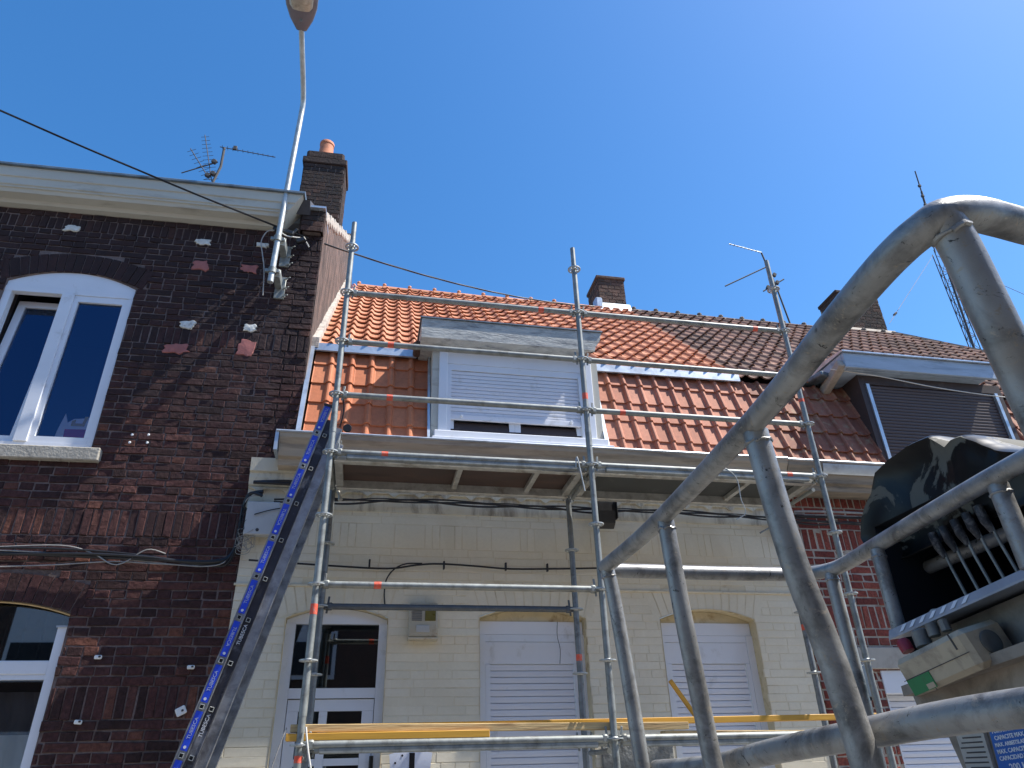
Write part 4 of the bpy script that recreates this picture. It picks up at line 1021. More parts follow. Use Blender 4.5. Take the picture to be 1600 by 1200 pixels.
mb.add(vs, fs, .5, 0, True); mb.build('lens', plain('dusty lamp lens', (.42, .38, .30), .25, 0, .25, 9, (.2, .17, .13), .4, 9, .1), lhd)
mb = MB(); mb.lathe([(.018, 0), (.018, .012), (.01, .014)], hd+ax*.10-sz*.04, axis=-sz, n=14); mb.build('latch', M['zinc_dark'], lhd)
wire('cable', [(-.86, .86, 6.52), (-.93, .86, 6.49), (-.97, .87, 6.37), (-.94, .86, 6.22), (-.90, .86, 6.05), (-.88, .87, 5.9), (-.87, .9, 5.72)], .006, M['cable_grey'], 'thin grey lamp feed cable curling beside the pole foot', 'cable')

# ================================================================== CABLES
twist = lambda pts, r, ph, n=3: [Vector(p)+Vector((0, r*math.cos(i*.35+ph), r*math.sin(i*.35+ph))) for i, p in enumerate(pts)]
base = sag((-9.6, -1.0, 9.35), (-.83, .9, 6.60), .25, 50)+sag((-.83, .9, 6.60), (4.0, 4.35, 8.50), .22, 60)[1:]
base = [Vector(p) for p in base]
mb = MB(); 
for ph in (0, 2.1, 4.2): mb.tube(twist(base, .005, ph), .0062, 6)
tag(mb.build('overhead_cable', M['cable']), 'thick twisted black overhead cable crossing the sky past the lamp pole', 'cable')
mb = MB(); mb.obox((-.78, .92, 6.57), (.22, .05, .05), Matrix.Rotation(R(12), 3, 'Y'), .01); mb.obox((-.60, .98, 6.52), (.10, .05, .06), Matrix.Rotation(R(-30), 3, 'Y'), .01); mb.obox((-.68, .96, 6.60), (.03, .03, .12), Matrix.Rotation(R(30), 3, 'Y'), .006)
tag(mb.build('cable_clamp', M['black_plastic']), 'cluster of black cable clamps at the lamp pole near the house corner', 'clamp')
wire('cable', [(-.83, .88, 6.55), (-.75, .9, 6.50), (-.66, .95, 6.53), (-.58, 1.0, 6.56), (-.52, 1.05, 6.50)], .007, M['cable_white'], 'pale cable loop joining the lamp pole and the corner clamps', 'cable')

def bundle(pts, rs, name, lab, mats=None, amp=.02, seed=1, k=6):
    random.seed(seed); t = thing(name, lab, 'cable', pts[0])
    pts = smooth_path(pts, k)
    for i, r in enumerate(rs):
        ph = random.uniform(0, 6); a1 = random.uniform(.4, 1)*amp; o_ = random.uniform(-amp, amp)
        mb = MB(); mb.tube([p+Vector((0, a1*.4*math.cos(q*.35+ph), o_+a1*math.sin(q*.23+ph))) for q, p in enumerate(pts)], r, 6)
        mb.build('strand', M[mats[i % len(mats)]] if mats else M['cable'], t)
    return t
bundle([LH(-4.8, 1.04, 3.13), LH(-3.4, 1.03, 3.15), LH(-2.3, 1.035, 3.17), LH(-1.5, 1.035, 3.145), LH(-.95, 1.035, 3.10), LH(-.79, 1.03, 3.16), LH(-.755, 1.03, 3.4), LH(-.75, 1.02, 3.6), (-.70, .985, 3.70), (-.60, .98, 3.70)],
       [.014, .013, .005, .010, .009], 'cable_bundle', 'thick bundle of black cables along the dark brick wall above the lower window', ['cable', 'cable', 'cable_grey', 'cable', 'cable'], .026, 3)
wire('cable', [LH(-4.8, 1.05, 3.02), LH(-3.0, 1.04, 3.03), LH(-2.2, 1.04, 3.06), LH(-1.7, 1.04, 3.10), LH(-1.4, 1.04, 3.09), LH(-1.0, 1.04, 3.08), LH(-.82, 1.03, 3.12), LH(-.77, 1.03, 3.22)], .005, M['cable_grey'], 'loose pale cable hanging just under the black bundle on the brick wall', 'cable')
wire('cable', [LH(-2.6, 1.045, 3.20), LH(-2.1, 1.03, 3.22), LH(-1.85, 1.03, 3.16), LH(-1.7, 1.03, 3.08), LH(-1.6, 1.03, 3.09), LH(-1.45, 1.03, 3.20), LH(-1.3, 1.03, 3.17)], .005, M['cable_grey'], 'loose pale cable wandering over the black bundle on the brick wall', 'cable')
random.seed(5)
wire('cable', [(2.02, 1.17, 2.68), (2.01, 1.16, 2.56), (2.03, 1.16, 2.45), (2.02, 1.16, 2.33)], .0025, M['cable'], 'thin black wire end dangling in front of the left shutter box', 'cable')
random.seed(5)
for q, (cx, cz, lab) in enumerate([(-.70, 3.28, 'tangle of thin grey wires below the grey cabinet at the house corner'), (-.74, 3.47, 'tangle of thin grey wires climbing beside the grey cabinet')]):
    mb = MB()
    for i in range(6):
        pts = [Vector((cx+random.uniform(-.04, .06)*(1+.5*(q == 0)), .99+random.uniform(-.03, .02), cz+random.uniform(-.10-.05*q, .10+.05*q))) for _ in range(6)]
        mb.tube(smooth_path(pts+[pts[0]], 6), .0022, 5)
    tag(mb.build('wire_tangle', M['cable_grey'] if q == 0 else M['cable']), lab, 'wires')
zc = lambda x: 3.665+.012*math.sin(x*2.3)+.02*math.sin(x*.9)
bundle([(x/4, .985, zc(x/4)) for x in range(-2, 22)]+[(5.6, 1.0, 3.70), (7, 1.0, 3.74), (9, 1.0, 3.75), (12, 1.0, 3.75)], [.009, .008, .008, .005], 'cable_bundle', 'black cable bundle running along the top of the cream wall under the deck', None, .020, 8)
bundle([(-.69, .97, 3.80), (-.4, .97, 3.81), (0, .97, 3.79), (.3, .96, 3.77), (.5, .95, 3.765), (.72, .97, 3.78)], [.014, .012, .014, .01], 'cable_bundle', 'short thick black cable bundle on the cream cornice behind the ladder', None, .016, 9)
bundle([(4.5, 1.03, 3.70), (5.2, 1.03, 3.72), (6.4, 1.03, 3.74), (8, 1.03, 3.75)], [.012, .012, .01], 'cable_bundle', 'black cable bundle under the gutter of the red brick house', ['cable', 'cable_grey', 'cable'], .03, 10)
wire('cable', [(-.64, 1.03, 3.13), (0, 1.035, 3.10), (.5, 1.035, 3.085), (.75, 1.03, 3.12), (.95, 1.03, 3.135), (1.25, 1.035, 3.125), (1.6, 1.03, 3.105), (2.1, 1.035, 3.12), (2.6, 1.03, 3.135), (3.1, 1.035, 3.125), (3.6, 1.035, 3.09), (4.3, 1.03, 3.10)], .0085, M['cable'], 'single black cable clipped across the middle of the cream wall', 'cable')
wire('cable', [(.50, 1.055, 2.79), (.49, 1.045, 2.88), (.50, 1.04, 2.99), (.56, 1.04, 3.08), (.66, 1.035, 3.13), (.80, 1.03, 3.135)], .006, M['cable'], 'thin black cable curving down from the clipped cable to the front door', 'cable')
wire('cable', [(5.3, .95, 5.42), (5.9, .93, 5.36), (6.6, .93, 5.27), (7.3, .93, 5.22), (7.9, .95, 5.22)], .006, M['cable_white'], 'thin pale cable hanging across the brown dormer', 'cable')
CL = ['leftmost black clip on the clipped cable, just right of the left upright', 'second black clip on the single cable, above the meter box', 'third black clip on the single cable, left of the first shuttered window head', 'fourth black clip on the single cable, close left of the inner middle upright', 'black clip on the single cable, behind the near sloping platform rail', 'rightmost black clip on the single cable, near the end of the cream wall']
for q, x in enumerate((.35, .99, 1.54, 1.92, 3.15, 3.78)):
    mb = MB(); mb.box(x-.008, x+.008, 1.02, 1.055, 3.09, 3.16, bev=.003)
    tag(mb.build('cable_clip', M['black_plastic']), CL[q], 'clip', 'black clips on the cream wall')
HL = ['middle of the three black hooks under the left deck', 'rightmost of the three black hooks under the left deck', 'leftmost of the three black hooks under the left deck', 'lone black hook under the right deck beside the hanging bent wire']
for q, (x, z) in enumerate(((1.13, 3.80), (1.66, 3.82), (.83, 3.80), (2.92, 3.84))):
    mb = MB(); mb.obox((x, .955, z-.02), (.05, .03, .035), Matrix.Rotation(R(20*(-1)**q), 3, 'Y'), .006); mb.tube([(x, .95, z-.03), (x-.025, .94, z-.06)], .008, 6)
    tag(mb.build('cable_hook', M['black_plastic']), HL[q], 'hook', 'black hooks under the deck')

# ================================================================== SMALL WALL FITTINGS
mb = MB(); mb.box(-.71, -.44, .965, 1.05, 3.33, 3.62, bev=.006); jb = mb.build('junction_box', M['box_grey']); tag(jb, 'grey white junction cabinet on the corner of the cream wall behind the ladder', 'cabinet')
mb = MB(); mb.lathe([(.014, 0), (.014, .004)], (-.60, .9655, 3.37), axis=(0, -1, 0), n=14); mb.v = [tuple(v) for v in mb.v]; lk = mb.build('lock', M['steel_dark'], None); lk.parent = jb
wire('cable', [(-.64, .955, 3.50), (-.5, .95, 3.545), (-.33, .96, 3.585)], .005, M['cable'], 'short black cable slanting over the grey cabinet', 'cable')
vt = thing('meter_box', 'small cream meter box with a vent grille between the door and the left window', 'box', (.82, 1.04, 2.5))
mb = MB(); mb.box(.705, .945, .985, 1.075, 2.515, 2.79, bev=.01); mb.box(.70, .95, .975, 1.075, 2.497, 2.514, bev=.004); mb.build('housing', plain('aged cream plastic', (.46, .42, .33), .6, 0, .06, 8, (.3, .2, .12), .3, 9, .05), vt)
mb = MB()
for i in range(7): mb.box(.728, .81, .977, .984, 2.645+i*.0135, 2.653+i*.0135)
mb.build('grille', M['grey_plate'], vt)
mb = MB(); mb.box(.835, .925, .976, .984, 2.645, 2.74, bev=.003); mb.build('sight_glass', M['olive'], vt)
mb = MB(); mb.box(.765, .875, .978, .984, 2.552, 2.61, bev=.002); mb.build('label_plate', M['box_grey'], vt)
# black flood light under the deck
fl = thing('outdoor_spotlight', 'black boxy spotlight hanging under the deck beside the middle upright', 'spotlight', (2.46, .9, 3.7))
mb = MB(); mb.prism([(.80, 3.705), (.80, 3.60), (.84, 3.50), (.90, 3.46), (.97, 3.48), (.99, 3.56), (.99, 3.705)], 'x', 2.375, 2.535); mb.build('housing', M['black_plastic'], fl)
mb = MB(); mb.box(2.54, 2.552, .79, .99, 3.53, 3.72, bev=.004); mb.build('side_plate', M['black_plastic'], fl)
mb = MB(); mb.box(2.44, 2.47, .94, 1.06, 3.70, 3.73, bev=.003); mb.build('mount', M['galv_bright'], fl)
# house number
hn = thing('house_number', 'white enamel house number plate with a black figure beside the front door', 'sign', (.76, 1.05, 1.6))
mb = MB(); mb.prism([(.625, 1.40), (.615, 1.55), (.60, 1.665), (.70, 1.69), (.82, 1.69), (.93, 1.67), (.915, 1.55), (.905, 1.40)], 'y', 1.045, 1.062); mb.build('plate', M['enamel'], hn)
text_obj('1', .26, M['ink'], hn, (.775, 1.0435, 1.565), (1, 0, 0), (0, 0, 1), .001, name='figure', bold=.008)
for px_, pz_ in ((.648, 1.605), (.70, 1.655)):
    mb = MB(); mb.lathe([(.008, 0), (.008, .003)], (px_, 1.045, pz_), axis=(0, -1, 0), n=10); mb.build('screw', M['ink'], hn)
# white clips on the dark brick wall
for i, (x, z, a, lab) in enumerate([(-1.64, 2.375, 0, 'small white clip on the dark bricks right of the lower window transom'), (-1.67, 1.925, 4, 'small white clip on the dark bricks, lowest of those near the lower window'),
                               (-.955, 2.30, 0, 'small white clip with a dark hole on the dark bricks beside the ladder'), (-.97, 1.99, -28, 'tilted white clip on the dark bricks beside the lower part of the ladder')]):
    p = LH(x, 1.075, z); s_ = 1.35 if i == 3 else 1
    mb = MB(); mb.obox(p, (.055*s_, .014, .03*s_ if i < 3 else .06), Matrix.Rotation(R(a), 3, 'Y'), .006); mb.obox(p+Vector((.012, -.010, .004)), (.016, .006, .014), Matrix.Rotation(R(a), 3, 'Y'), .002, mi=1)
    tag(mb.build('wall_clip', [M['toy_white'], M['steel_dark']]), lab, 'clip')
for i, (x, z) in enumerate([(-1.80, 4.24), (-1.665, 4.247), (-1.805, 4.165), (-1.66, 4.17)]):
    p = LH(x, 1.08, z); mb = MB(); mb.lathe([(.010, 0), (.012, .004), (.004, .008)], p, axis=(0, -1, 0), n=10)
    tag(mb.build('wall_plug', M['toy_white']), 'tiny white plug in the dark bricks, %s of four in a square' % ('upper left', 'upper right', 'lower left', 'lower right')[i], 'plug', 'four white plugs in the dark bricks')
# rod and anchor at the right end of the cream wall
wire('steel_rod', [(4.0, .9, 3.47), (4.12, .93, 3.53), (4.25, .98, 3.60)], .008, M['galv'], 'short steel rod sticking out at the right end of the cream wall', 'rod')
mb = MB(); mb.lathe([(.02, 0), (.022, .03), (.02, .06)], (4.27, .99, 3.62), axis=(0, -1, .2), n=12); mb.box(4.262, 4.285, .98, 1.06, 3.44, 3.60, bev=.004)
tag(mb.build('wall_anchor', M['galv']), 'small steel anchor at the right end of the cream wall', 'anchor')
wire('cable', [(4.43, 1.06, 3.6), (4.44, 1.05, 2.9), (4.45, 1.05, 2.3), (4.46, 1.05, 1.9), (4.5, 1.04, 1.7)], .006, M['cable'], 'black cable running down the joint between the cream and red houses', 'cable')
mb = MB(); mb.box(4.70, 4.86, 1.0, 1.09, 2.03, 2.30, bev=.008); wl_ = tag(mb.build('wall_lamp', M['zinc_dark']), 'dark grey box lamp on the red brick wall behind the right upright', 'lamp')
mb = MB(); mb.box(4.72, 4.84, 1.01, 1.08, 2.00, 2.028, bev=.004); b_ = mb.build('lens', M['ink'], None); b_.parent = wl_

# ================================================================== AERIALS
def yagi(mb, a, b, n, el0, el1, vert=Vector((0, 0, 1)), r=.004):
    a = Vector(a); b = Vector(b); d = (b-a).normalized(); w = (vert-d*vert.dot(d)).normalized()
    mb.tube([a, b], r*1.6, 6)
    for i in range(n):
        t = (i+.5)/n; c = a.lerp(b, t); e = el0+(el1-el0)*t; mb.tube([c-w*e, c+w*e], r*.8, 5)
aL = thing('tv_aerial', 'rusty cluster of three television aerials on the brick house roof behind the cornice', 'aerial', (-2.08, 2.5, 8.2))
mb = MB(); mb.tube([(-2.07, 2.5, 7.9), (-2.08, 2.5, 8.62), (-2.03, 2.5, 8.9), (-2.04, 2.5, 9.26)], .018, 8); mb.build('mast', M['steel_dark'], aL)
mb = MB(); yagi(mb, (-2.10, 2.5, 8.62), (-2.33, 2.5, 9.46), 12, .09, .05, Vector((1, 0, .3))); mb.build('antenna', M['steel_dark'], aL)
mb = MB(); yagi(mb, (-2.12, 2.48, 8.62), (-2.45, 2.45, 9.12), 8, .075, .06, Vector((1, 0, 0))); mb.build('antenna', M['steel_dark'], aL)
mb = MB(); yagi(mb, (-2.10, 2.5, 9.27), (-1.36, 2.55, 9.25), 11, .04, .02, Vector((0, 1, 0))); mb.obox((-1.90, 2.5, 9.28), (.05, .03, .07), Matrix.Identity(3), .004); mb.tube([(-2.08, 2.5, 8.98), (-2.48, 2.45, 8.66)], .008, 6)
for c in ((-2.12, 2.48, 8.96), (-2.10, 2.48, 8.74), (-2.16, 2.48, 8.70)): mb.obox(c, (.06, .05, .06), Matrix.Rotation(.5, 3, 'Y'), .006)
mb.build('antenna', M['steel_dark'], aL)
aM = thing('tv_aerial', 'television aerials with two arms pointing left seen behind the top of the right upright', 'aerial', (7.7, 4.7, 8.4))
mb = MB(); mb.tube([(7.70, 4.6, 8.4), (7.58, 4.6, 9.5), (7.44, 4.6, 10.32)], .016, 8); mb.build('mast', M['steel_dark'], aM)
mb = MB(); yagi(mb, (7.44, 4.6, 10.33), (6.78, 4.6, 10.46), 9, .03, .03, Vector((0, 1, 0)), .006); mb.build('antenna', M['zinc'], aM)
mb = MB(); yagi(mb, (7.54, 4.6, 10.02), (6.51, 4.6, 9.41), 10, .012, .012, Vector((0, 1, 0)), .008); mb.build('antenna', M['steel_dark'], aM)
mb = MB(); mb.tube([(7.28, 4.6, 9.38), (7.78, 4.6, 9.72)], .014, 6); 
for c in ((7.40, 4.6, 9.48), (7.60, 4.6, 9.80), (7.62, 4.6, 9.62)): mb.obox(c, (.07, .05, .09), Matrix.Rotation(.5, 3, 'Y'), .01)
mb.build('antenna', M['steel_dark'], aM)
aR = thing('tv_aerial', 'thin whip aerial rising above the bent platform rail at the right', 'aerial', (13.2, 6, 10))
mb = MB(); mb.tube([(13.1, 6, 9.0), (13.37, 6, 13.6), (13.43, 6, 14.2)], .025, 8); mb.tube([(13.43, 6, 14.2), (13.49, 6, 14.92)], .016, 8)
for z in (13.75, 14.05, 14.4): mb.obox((13.37+(z-13.6)*.09, 6, z), (.07, .06, .07), Matrix.Identity(3), .01)
mb.build('mast', M['steel_dark'], aR)
aT = thing('lattice_mast', 'slim triangular lattice mast with guy wires on the far right behind the roof', 'mast', (15.5, 8, 6))
mb = MB()
legs = [Vector((15.40, 8.0, 0)), Vector((15.62, 8.0, 0)), Vector((15.51, 8.2, 0))]; top_ = 14.2
for L_ in legs: mb.tube([L_+Vector((.0, 0, 4.0)), L_+Vector((-.02, 0, top_))], .014, 6)
z = 4.2; i = 0
while z < top_-.4:
    for a_, b_ in ((0, 1), (1, 2), (2, 0)):
        mb.tube([legs[a_]+Vector((0, 0, z)), legs[b_]+Vector((0, 0, z))], .009, 5); mb.tube([legs[a_]+Vector((0, 0, z)), legs[b_]+Vector((0, 0, z+.42))], .007, 5)
    z += .42
mb.build('lattice', M['steel_dark'], aT)
mb = MB(); mb.tube([(15.51, 8.1, 14.2), (15.6, 8.1, 15.2), (16.3, 8.1, 15.93)], .016, 6); yagi(mb, (16.3, 8.1, 15.93), (17.15, 8.1, 16.58), 4, .10, .10, Vector((1, 0, -.6)), .010); mb.build("antenna", M["steel_dark"], aT)
mb = MB(); mb.tube([(11.15, 6.0, 9.95), (15.4, 8.1, 14.1)], .006, 5); mb.obox((11.62, 6.23, 10.42), (.12, .05, .05), Matrix.Rotation(R(-42), 3, 'Y'), .008); mb.tube([(15.5, 8.1, 14.1), (19.5, 6.5, 10.0)], .007, 5); mb.build('guy_wire', M['steel_dark'], aT)

# ================================================================== AERIAL PLATFORM (close to the camera)
pf = thing('aerial_work_platform', 'galvanised basket of an aerial lift with a dusty control console, very close on the right', 'platform', (1.25, -4.1, 0.9))
T = .0184
mb = MB()
top = [(.955, -3.42, 1.96), (.957, -3.75, 1.96), (.925, -4.28, 1.962), (.894, -4.53, 1.963), (.881, -4.635, 1.962), (.880, -4.680, 1.963), (.886, -4.704, 1.966), (.902, -4.719, 1.974), (.945, -4.716, 1.986), (.99, -4.706, 1.993), (1.08, -4.692, 1.996), (1.30, -4.68, 1.99), (1.40, -4.66, 1.975), (1.445, -4.60, 1.965), (1.468, -4.38, 1.96), (1.49, -4.13, 1.96), (1.52, -3.91, 1.96), (1.56, -3.66, 1.96), (1.585, -3.50, 1.96), (1.575, -3.435, 1.96), (1.53, -3.395, 1.96), (1.46, -3.385, 1.96), (1.25, -3.382, 1.96), (1.10, -3.385, 1.96), (.985, -3.39, 1.96), (.955, -3.42, 1.96)]
mb.tube(smooth_path(top, 5), T, 18, caps=False); mb.build('top_rail', M['rail'], pf)
mb = MB(); mid = [(1.035, -3.42, 1.50), (1.045, -3.70, 1.503), (1.045, -3.93, 1.52), (1.035, -4.18, 1.532), (1.045, -4.38, 1.543), (1.055, -4.60, 1.546), (1.08, -4.68, 1.555), (1.2, -4.70, 1.555), (1.34, -4.69, 1.555)]
mb.tube(smooth_path(mid, 5), .0195, 16); mb.build('mid_rail', M['rail'], pf)
def post(pts, r, lab=None):
    mb = MB(); mb.tube(smooth_path(pts, 4), r, 16); a = Vector(pts[0])
    random.seed(int(abs(a.x*1000+a.y*77)))
    dn = (Vector(pts[1])-Vector(pts[0])).normalized(); u_ = dn.orthogonal().normalized(); w_ = dn.cross(u_)
    ring = [a+dn*(.017+random.uniform(-.002, .003))+(u_*math.cos(q)+w_*math.sin(q))*r*1.0 for q in [2*math.pi*i/18 for i in range(19)]]
    mb.tube(ring, .0025, 6, rs=[.0025+random.uniform(-.0008, .001) for _ in ring])
    o = mb.build('post', M['rail'], pf)
    return o
post([(.900, -4.718, 1.972), (.912, -4.714, 1.942), (.930, -4.704, 1.85), (.952, -4.69, 1.76), (.985, -4.68, 1.4), (.99, -4.67, .93)], .0185)
post([(.932, -4.262, 1.95), (.952, -4.258, 1.75), (.993, -4.25, 1.53), (1.03, -4.25, .93)], .0195)
post([(.957, -3.828, 1.95), (.970, -3.822, 1.75), (.998, -3.80, 1.50), (1.03, -3.80, .93)], .0175)
post([(.957, -3.43, 1.95), (.970, -3.43, 1.86), (1.0, -3.425, 1.5), (1.03, -3.42, .93)], .0175)
post([(1.58, -3.445, 1.95), (1.58, -3.45, 1.5), (1.57, -3.45, .93)], .0175)
post([(1.545, -3.690, 1.945), (1.545, -3.690, 1.76)], .016)
post([(1.497, -4.115, 1.945), (1.497, -4.120, 1.79)], .018)
post([(1.42, -4.645, 1.96), (1.42, -4.66, .93)], .0195)
mb = MB(); mb.box(1.0, 1.56, -4.72, -3.42, .90, .93, bev=.006); mb.box(1.0, 1.56, -4.725, -4.70, .93, 1.03); mb.box(1.0, 1.56, -3.44, -3.415, .93, 1.03); mb.build('floor_tray', M['alu'], pf)
mb = MB(); mb.box(1.62, 1.80, -4.2, -3.6, .35, 1.1, bev=.02); mb.box(1.66, 1.76, -4.0, -3.8, .0, .36, bev=.01); mb.box(1.40, 2.0, -4.25, -3.55, -.003, .03, bev=.01); mb.build('support_arm', M['fairing'], pf)

# control console
cs = MB(); cs.box(1.60, 2.02, -4.30, -3.74, 1.46, 1.62, bev=.02); con = cs.build('control_console', M['fairing'], pf)
mb = MB()   # dark housing open to the front
x0, x1, ya, yb, za, zb_ = 1.60, 1.98, -4.40, -3.635, 1.70, 2.02
v = [(x0, ya, za), (x0, yb, za), (x0, yb, zb_), (x0, ya, zb_), (x1, ya, za), (x1, yb, za), (x1, yb, zb_), (x1, ya, zb_)]
mb.add(v, [(4, 5, 6, 7), (0, 1, 5, 4), (3, 7, 6, 2), (0, 4, 7, 3), (1, 2, 6, 5)])
mb.build('dark_recess', plain('black recess lining', (.010, .012, .016), .8, 0, .1, 8, bmp=0), con)
def tilt(y): return 1.742+(-3.70-y)*.098
mb = MB(); vs = []
for y in (-3.70, -4.42):
    z = tilt(y); vs += [(1.505, y, z), (1.51, y, z+.016), (1.62, y, z+.03), (1.80, y, z+.03), (1.80, y, z+.015), (1.62, y, z+.012), (1.505, y, z-.004)]
fs = [(i, (i+1) % 7, 7+(i+1) % 7, 7+i) for i in range(7)]+[tuple(range(7))[::-1], tuple(range(7, 14))]
mb.add(vs, fs); tr = mb.build('tray', M['tray'], con)
mb = MB()
for i in range(7):    # white printed chevrons
    y = -3.745-.032*i; z = tilt(y)+.0325
    for dd in (0, .05): mb.add([(1.625+dd, y, z), (1.625+dd, y-.010, z), (1.665+dd, y-.024, z), (1.665+dd, y-.014, z)], [(0, 1, 2, 3)])
    y = y+.004; z0 = tilt(y); mb.add([(1.5035, y, z0+.002), (1.5035, y-.012, z0+.003), (1.5085, y-.022, z0+.0165), (1.5085, y-.010, z0+.0155)], [(0, 1, 2, 3)])
mb.build('printed_arrows', M['white_print'], tr, fix=False)
mb = MB()    # plate below the tray
mb.add([(1.560, -3.72, 1.60), (1.560, -4.45, 1.66), (1.575, -4.45, 1.815), (1.575, -3.72, 1.742), (1.60, -3.72, 1.60), (1.60, -4.45, 1.66), (1.60, -4.45, 1.815), (1.60, -3.72, 1.742)], [(0, 1, 2, 3), (4, 7, 6, 5), (0, 4, 5, 1), (1, 5, 6, 2), (2, 6, 7, 3), (3, 7, 4, 0)])
pl_ = mb.build('side_plate', M['grey_plate'], con)
mb2 = MB(); mb2.box(1.585, 1.60, -4.60, -4.165, 1.80, 1.95, bev=.004); mb2.build('end_plate', M['grey_plate'], con)
mb = MB(); mb.lathe([(.011, 0), (.011, .002)], (1.564, -4.02, 1.722), axis=(-1, 0, 0), n=14); mb.build('bolt_hole', M['ink'], pl_)
# valve levers
for i in range(5):
    y = -3.785-.037*i; zb0 = tilt(y)+.03; xt = 1.66
    mb = MB(); mb.tube([(xt, y-.006, zb0+.02), (xt-.01, y+.004, zb0+.10), (xt-.015, y+.012, zb0+.17)], .0036, 8)
    lv = mb.build('lever', M['galv'], con)
    mb = MB(); mb.tube([(xt-.012, y+.010, zb0+.125), (xt-.016, y+.016, zb0+.152), (xt-.018, y+.02, zb0+.185)], .009, 10, rs=[.006, .0105, .010]); mb.build('grip', plain('worn black grip', (.03, .03, .032), .6, 0, .3, 90, (.25, .24, .22), .45, 60, .3), lv)
    mb = MB(); mb.obox((xt, y-.008, zb0+.012), (.034, .022, .026), Matrix.Rotation(R(-6), 3, 'X'), .004); mb.lathe([(.009, 0), (.009, .012), (.005, .016)], (xt-.004, y+.012, zb0+.005), n=10); mb.build('valve_block', plain('grey valve', (.19, .19, .20), .6, .2, .3, 60, (.4, .4, .4), .3, 50, .2), lv)
mb = MB()
for (yy, zz, s_) in ((-3.735, .016, .014), (-3.752, .022, .018), (-3.775, .018, .016)): mb.lathe([(s_, 0), (s_*.9, .02), (s_*.5, .026)], (1.60, yy, tilt(yy)+zz), n=9)
mb.build('valve_block', M['mortar_white'], con)
mb = MB(); mb.tube([(1.74, -4.03, 1.96), (1.74, -4.05, 1.885)], .016, 14); em = mb.build('key_switch', M['red_plastic'], con)
mb = MB(); mb.tube([(1.74, -4.05, 1.884), (1.74, -4.07, 1.80)], .013, 12); mb.tube([(1.70, -4.055, 1.87), (1.78, -4.055, 1.87)], .006, 8); mb.build('stem', M['black_plastic'], em)
mb = MB(); mb.tube([(1.72, -3.60, 1.92), (1.72, -4.35, 1.945)], .016, 12); mb.build('inner_rail', M['rail'], pf)
# switch box
BX = Matrix.Rotation(R(4), 3, 'X') @ Matrix.Rotation(R(0), 3, 'Y')
a_ = math.atan2(.045, .22)
rb = Matrix.Rotation(-a_*.75, 3, 'X') @ Matrix.Rotation(R(-14), 3, 'Y')
mb = MB(); mb.obox((1.51, -3.865, 1.676), (.105, .205, .074), rb, .010); sb = mb.build('switch_box', M['box_beige'], pf)
mb = MB(); mb.obox(Vector((1.51, -3.865, 1.676))+rb @ Vector((-.0535, 0, -.004)), (.001, .196, .0015), rb, .0002); mb.obox(Vector((1.51, -3.865, 1.676))+rb @ Vector((-.0535, -.075, .022)), (.0012, .004, .03), rb, .0003); mb.obox(Vector((1.51, -3.865, 1.676))+rb @ Vector((-.0535, .028, -.022)), (.001, .0018, .034), rb, .0002); mb.build('groove', M['steel_dark'], sb)
mb = MB(); mb.obox(Vector((1.51, -3.865, 1.676))+rb @ Vector((-.0538, .056, -.020)), (.0014, .070, .030), rb, .0003); gs = mb.build('green_label', M['green'], sb)
mb = MB(); mb.obox(Vector((1.51, -3.865, 1.676))+rb @ Vector((-.0548, .034, -.029)), (.001, .022, .010), rb, .0003); mb.build('label_patch', M['box_beige'], gs)
mb = MB(); mb.lathe([(.022, 0), (.022, .004), (.016, .006), (.006, .004)], Vector((1.51, -3.865, 1.676))+rb @ Vector((-.0, -.1025, 0)), axis=rb @ Vector((0, -1, 0)), n=20); mb.build('plug', plain('grey plug', (.12, .12, .11), .6), sb)
mb = MB(); mb.lathe([(.017, 0), (.017, .03), (.012, .034)], (1.50, -3.808, 1.708), axis=(0, .15, 1), n=14); mb.lathe([(.012, 0), (.012, .025)], (1.50, -3.845, 1.722), axis=(0, .15, 1), n=10); mb.lathe([(.010, 0), (.010, .022)], (1.50, -3.88, 1.726), axis=(0, .15, 1), n=8); mb.build('button', M['grey_plate'], sb)
mb = MB(); mb.lathe([(.013, 0), (.014, .020), (.010, .026)], (1.485, -3.775, 1.703), axis=(-.1, .35, 1), n=16); mb.build('red_button', M['red_plastic'], sb)
# dusty fairing below, with the two label plates
mb = MB()
poly = [(-3.695, 1.622), (-3.71, 1.642), (-3.86, 1.652), (-4.10, 1.680), (-4.45, 1.72), (-4.45, 1.0), (-3.86, 1.0), (-3.80, 1.40), (-3.76, 1.56), (-3.70, 1.598)]
mb.prism(poly, 'x', 1.53, 1.62); mb.prism([(y-.01, z) for y, z in [(-3.70, 1.642), (-4.44, 1.72), (-4.44, 1.70), (-3.70, 1.622)]], 'x', 1.495, 1.529)
fa = mb.build('fairing', M['fairing'], pf)
mb = MB(); mb.lathe([(.017, 0), (.017, .003)], (1.5288, -4.03, 1.600), axis=(-1, 0, 0), n=16); mb.build('round_hole', M['ink'], fa)
mb = MB(); mb.prism([(-3.972, 1.558), (-3.885, 1.552), (-3.875, 1.410), (-3.962, 1.410)], 'x', 1.520, 1.529); bl_ = mb.build('load_plate', plain('blue load plate', (.01, .11, .42), .4, 0, .06, 20, (.05, .12, .3), .2, 30, 0), fa)
yv = Vector((0, -1, .072)); zv = Vector((0, .07, 1))
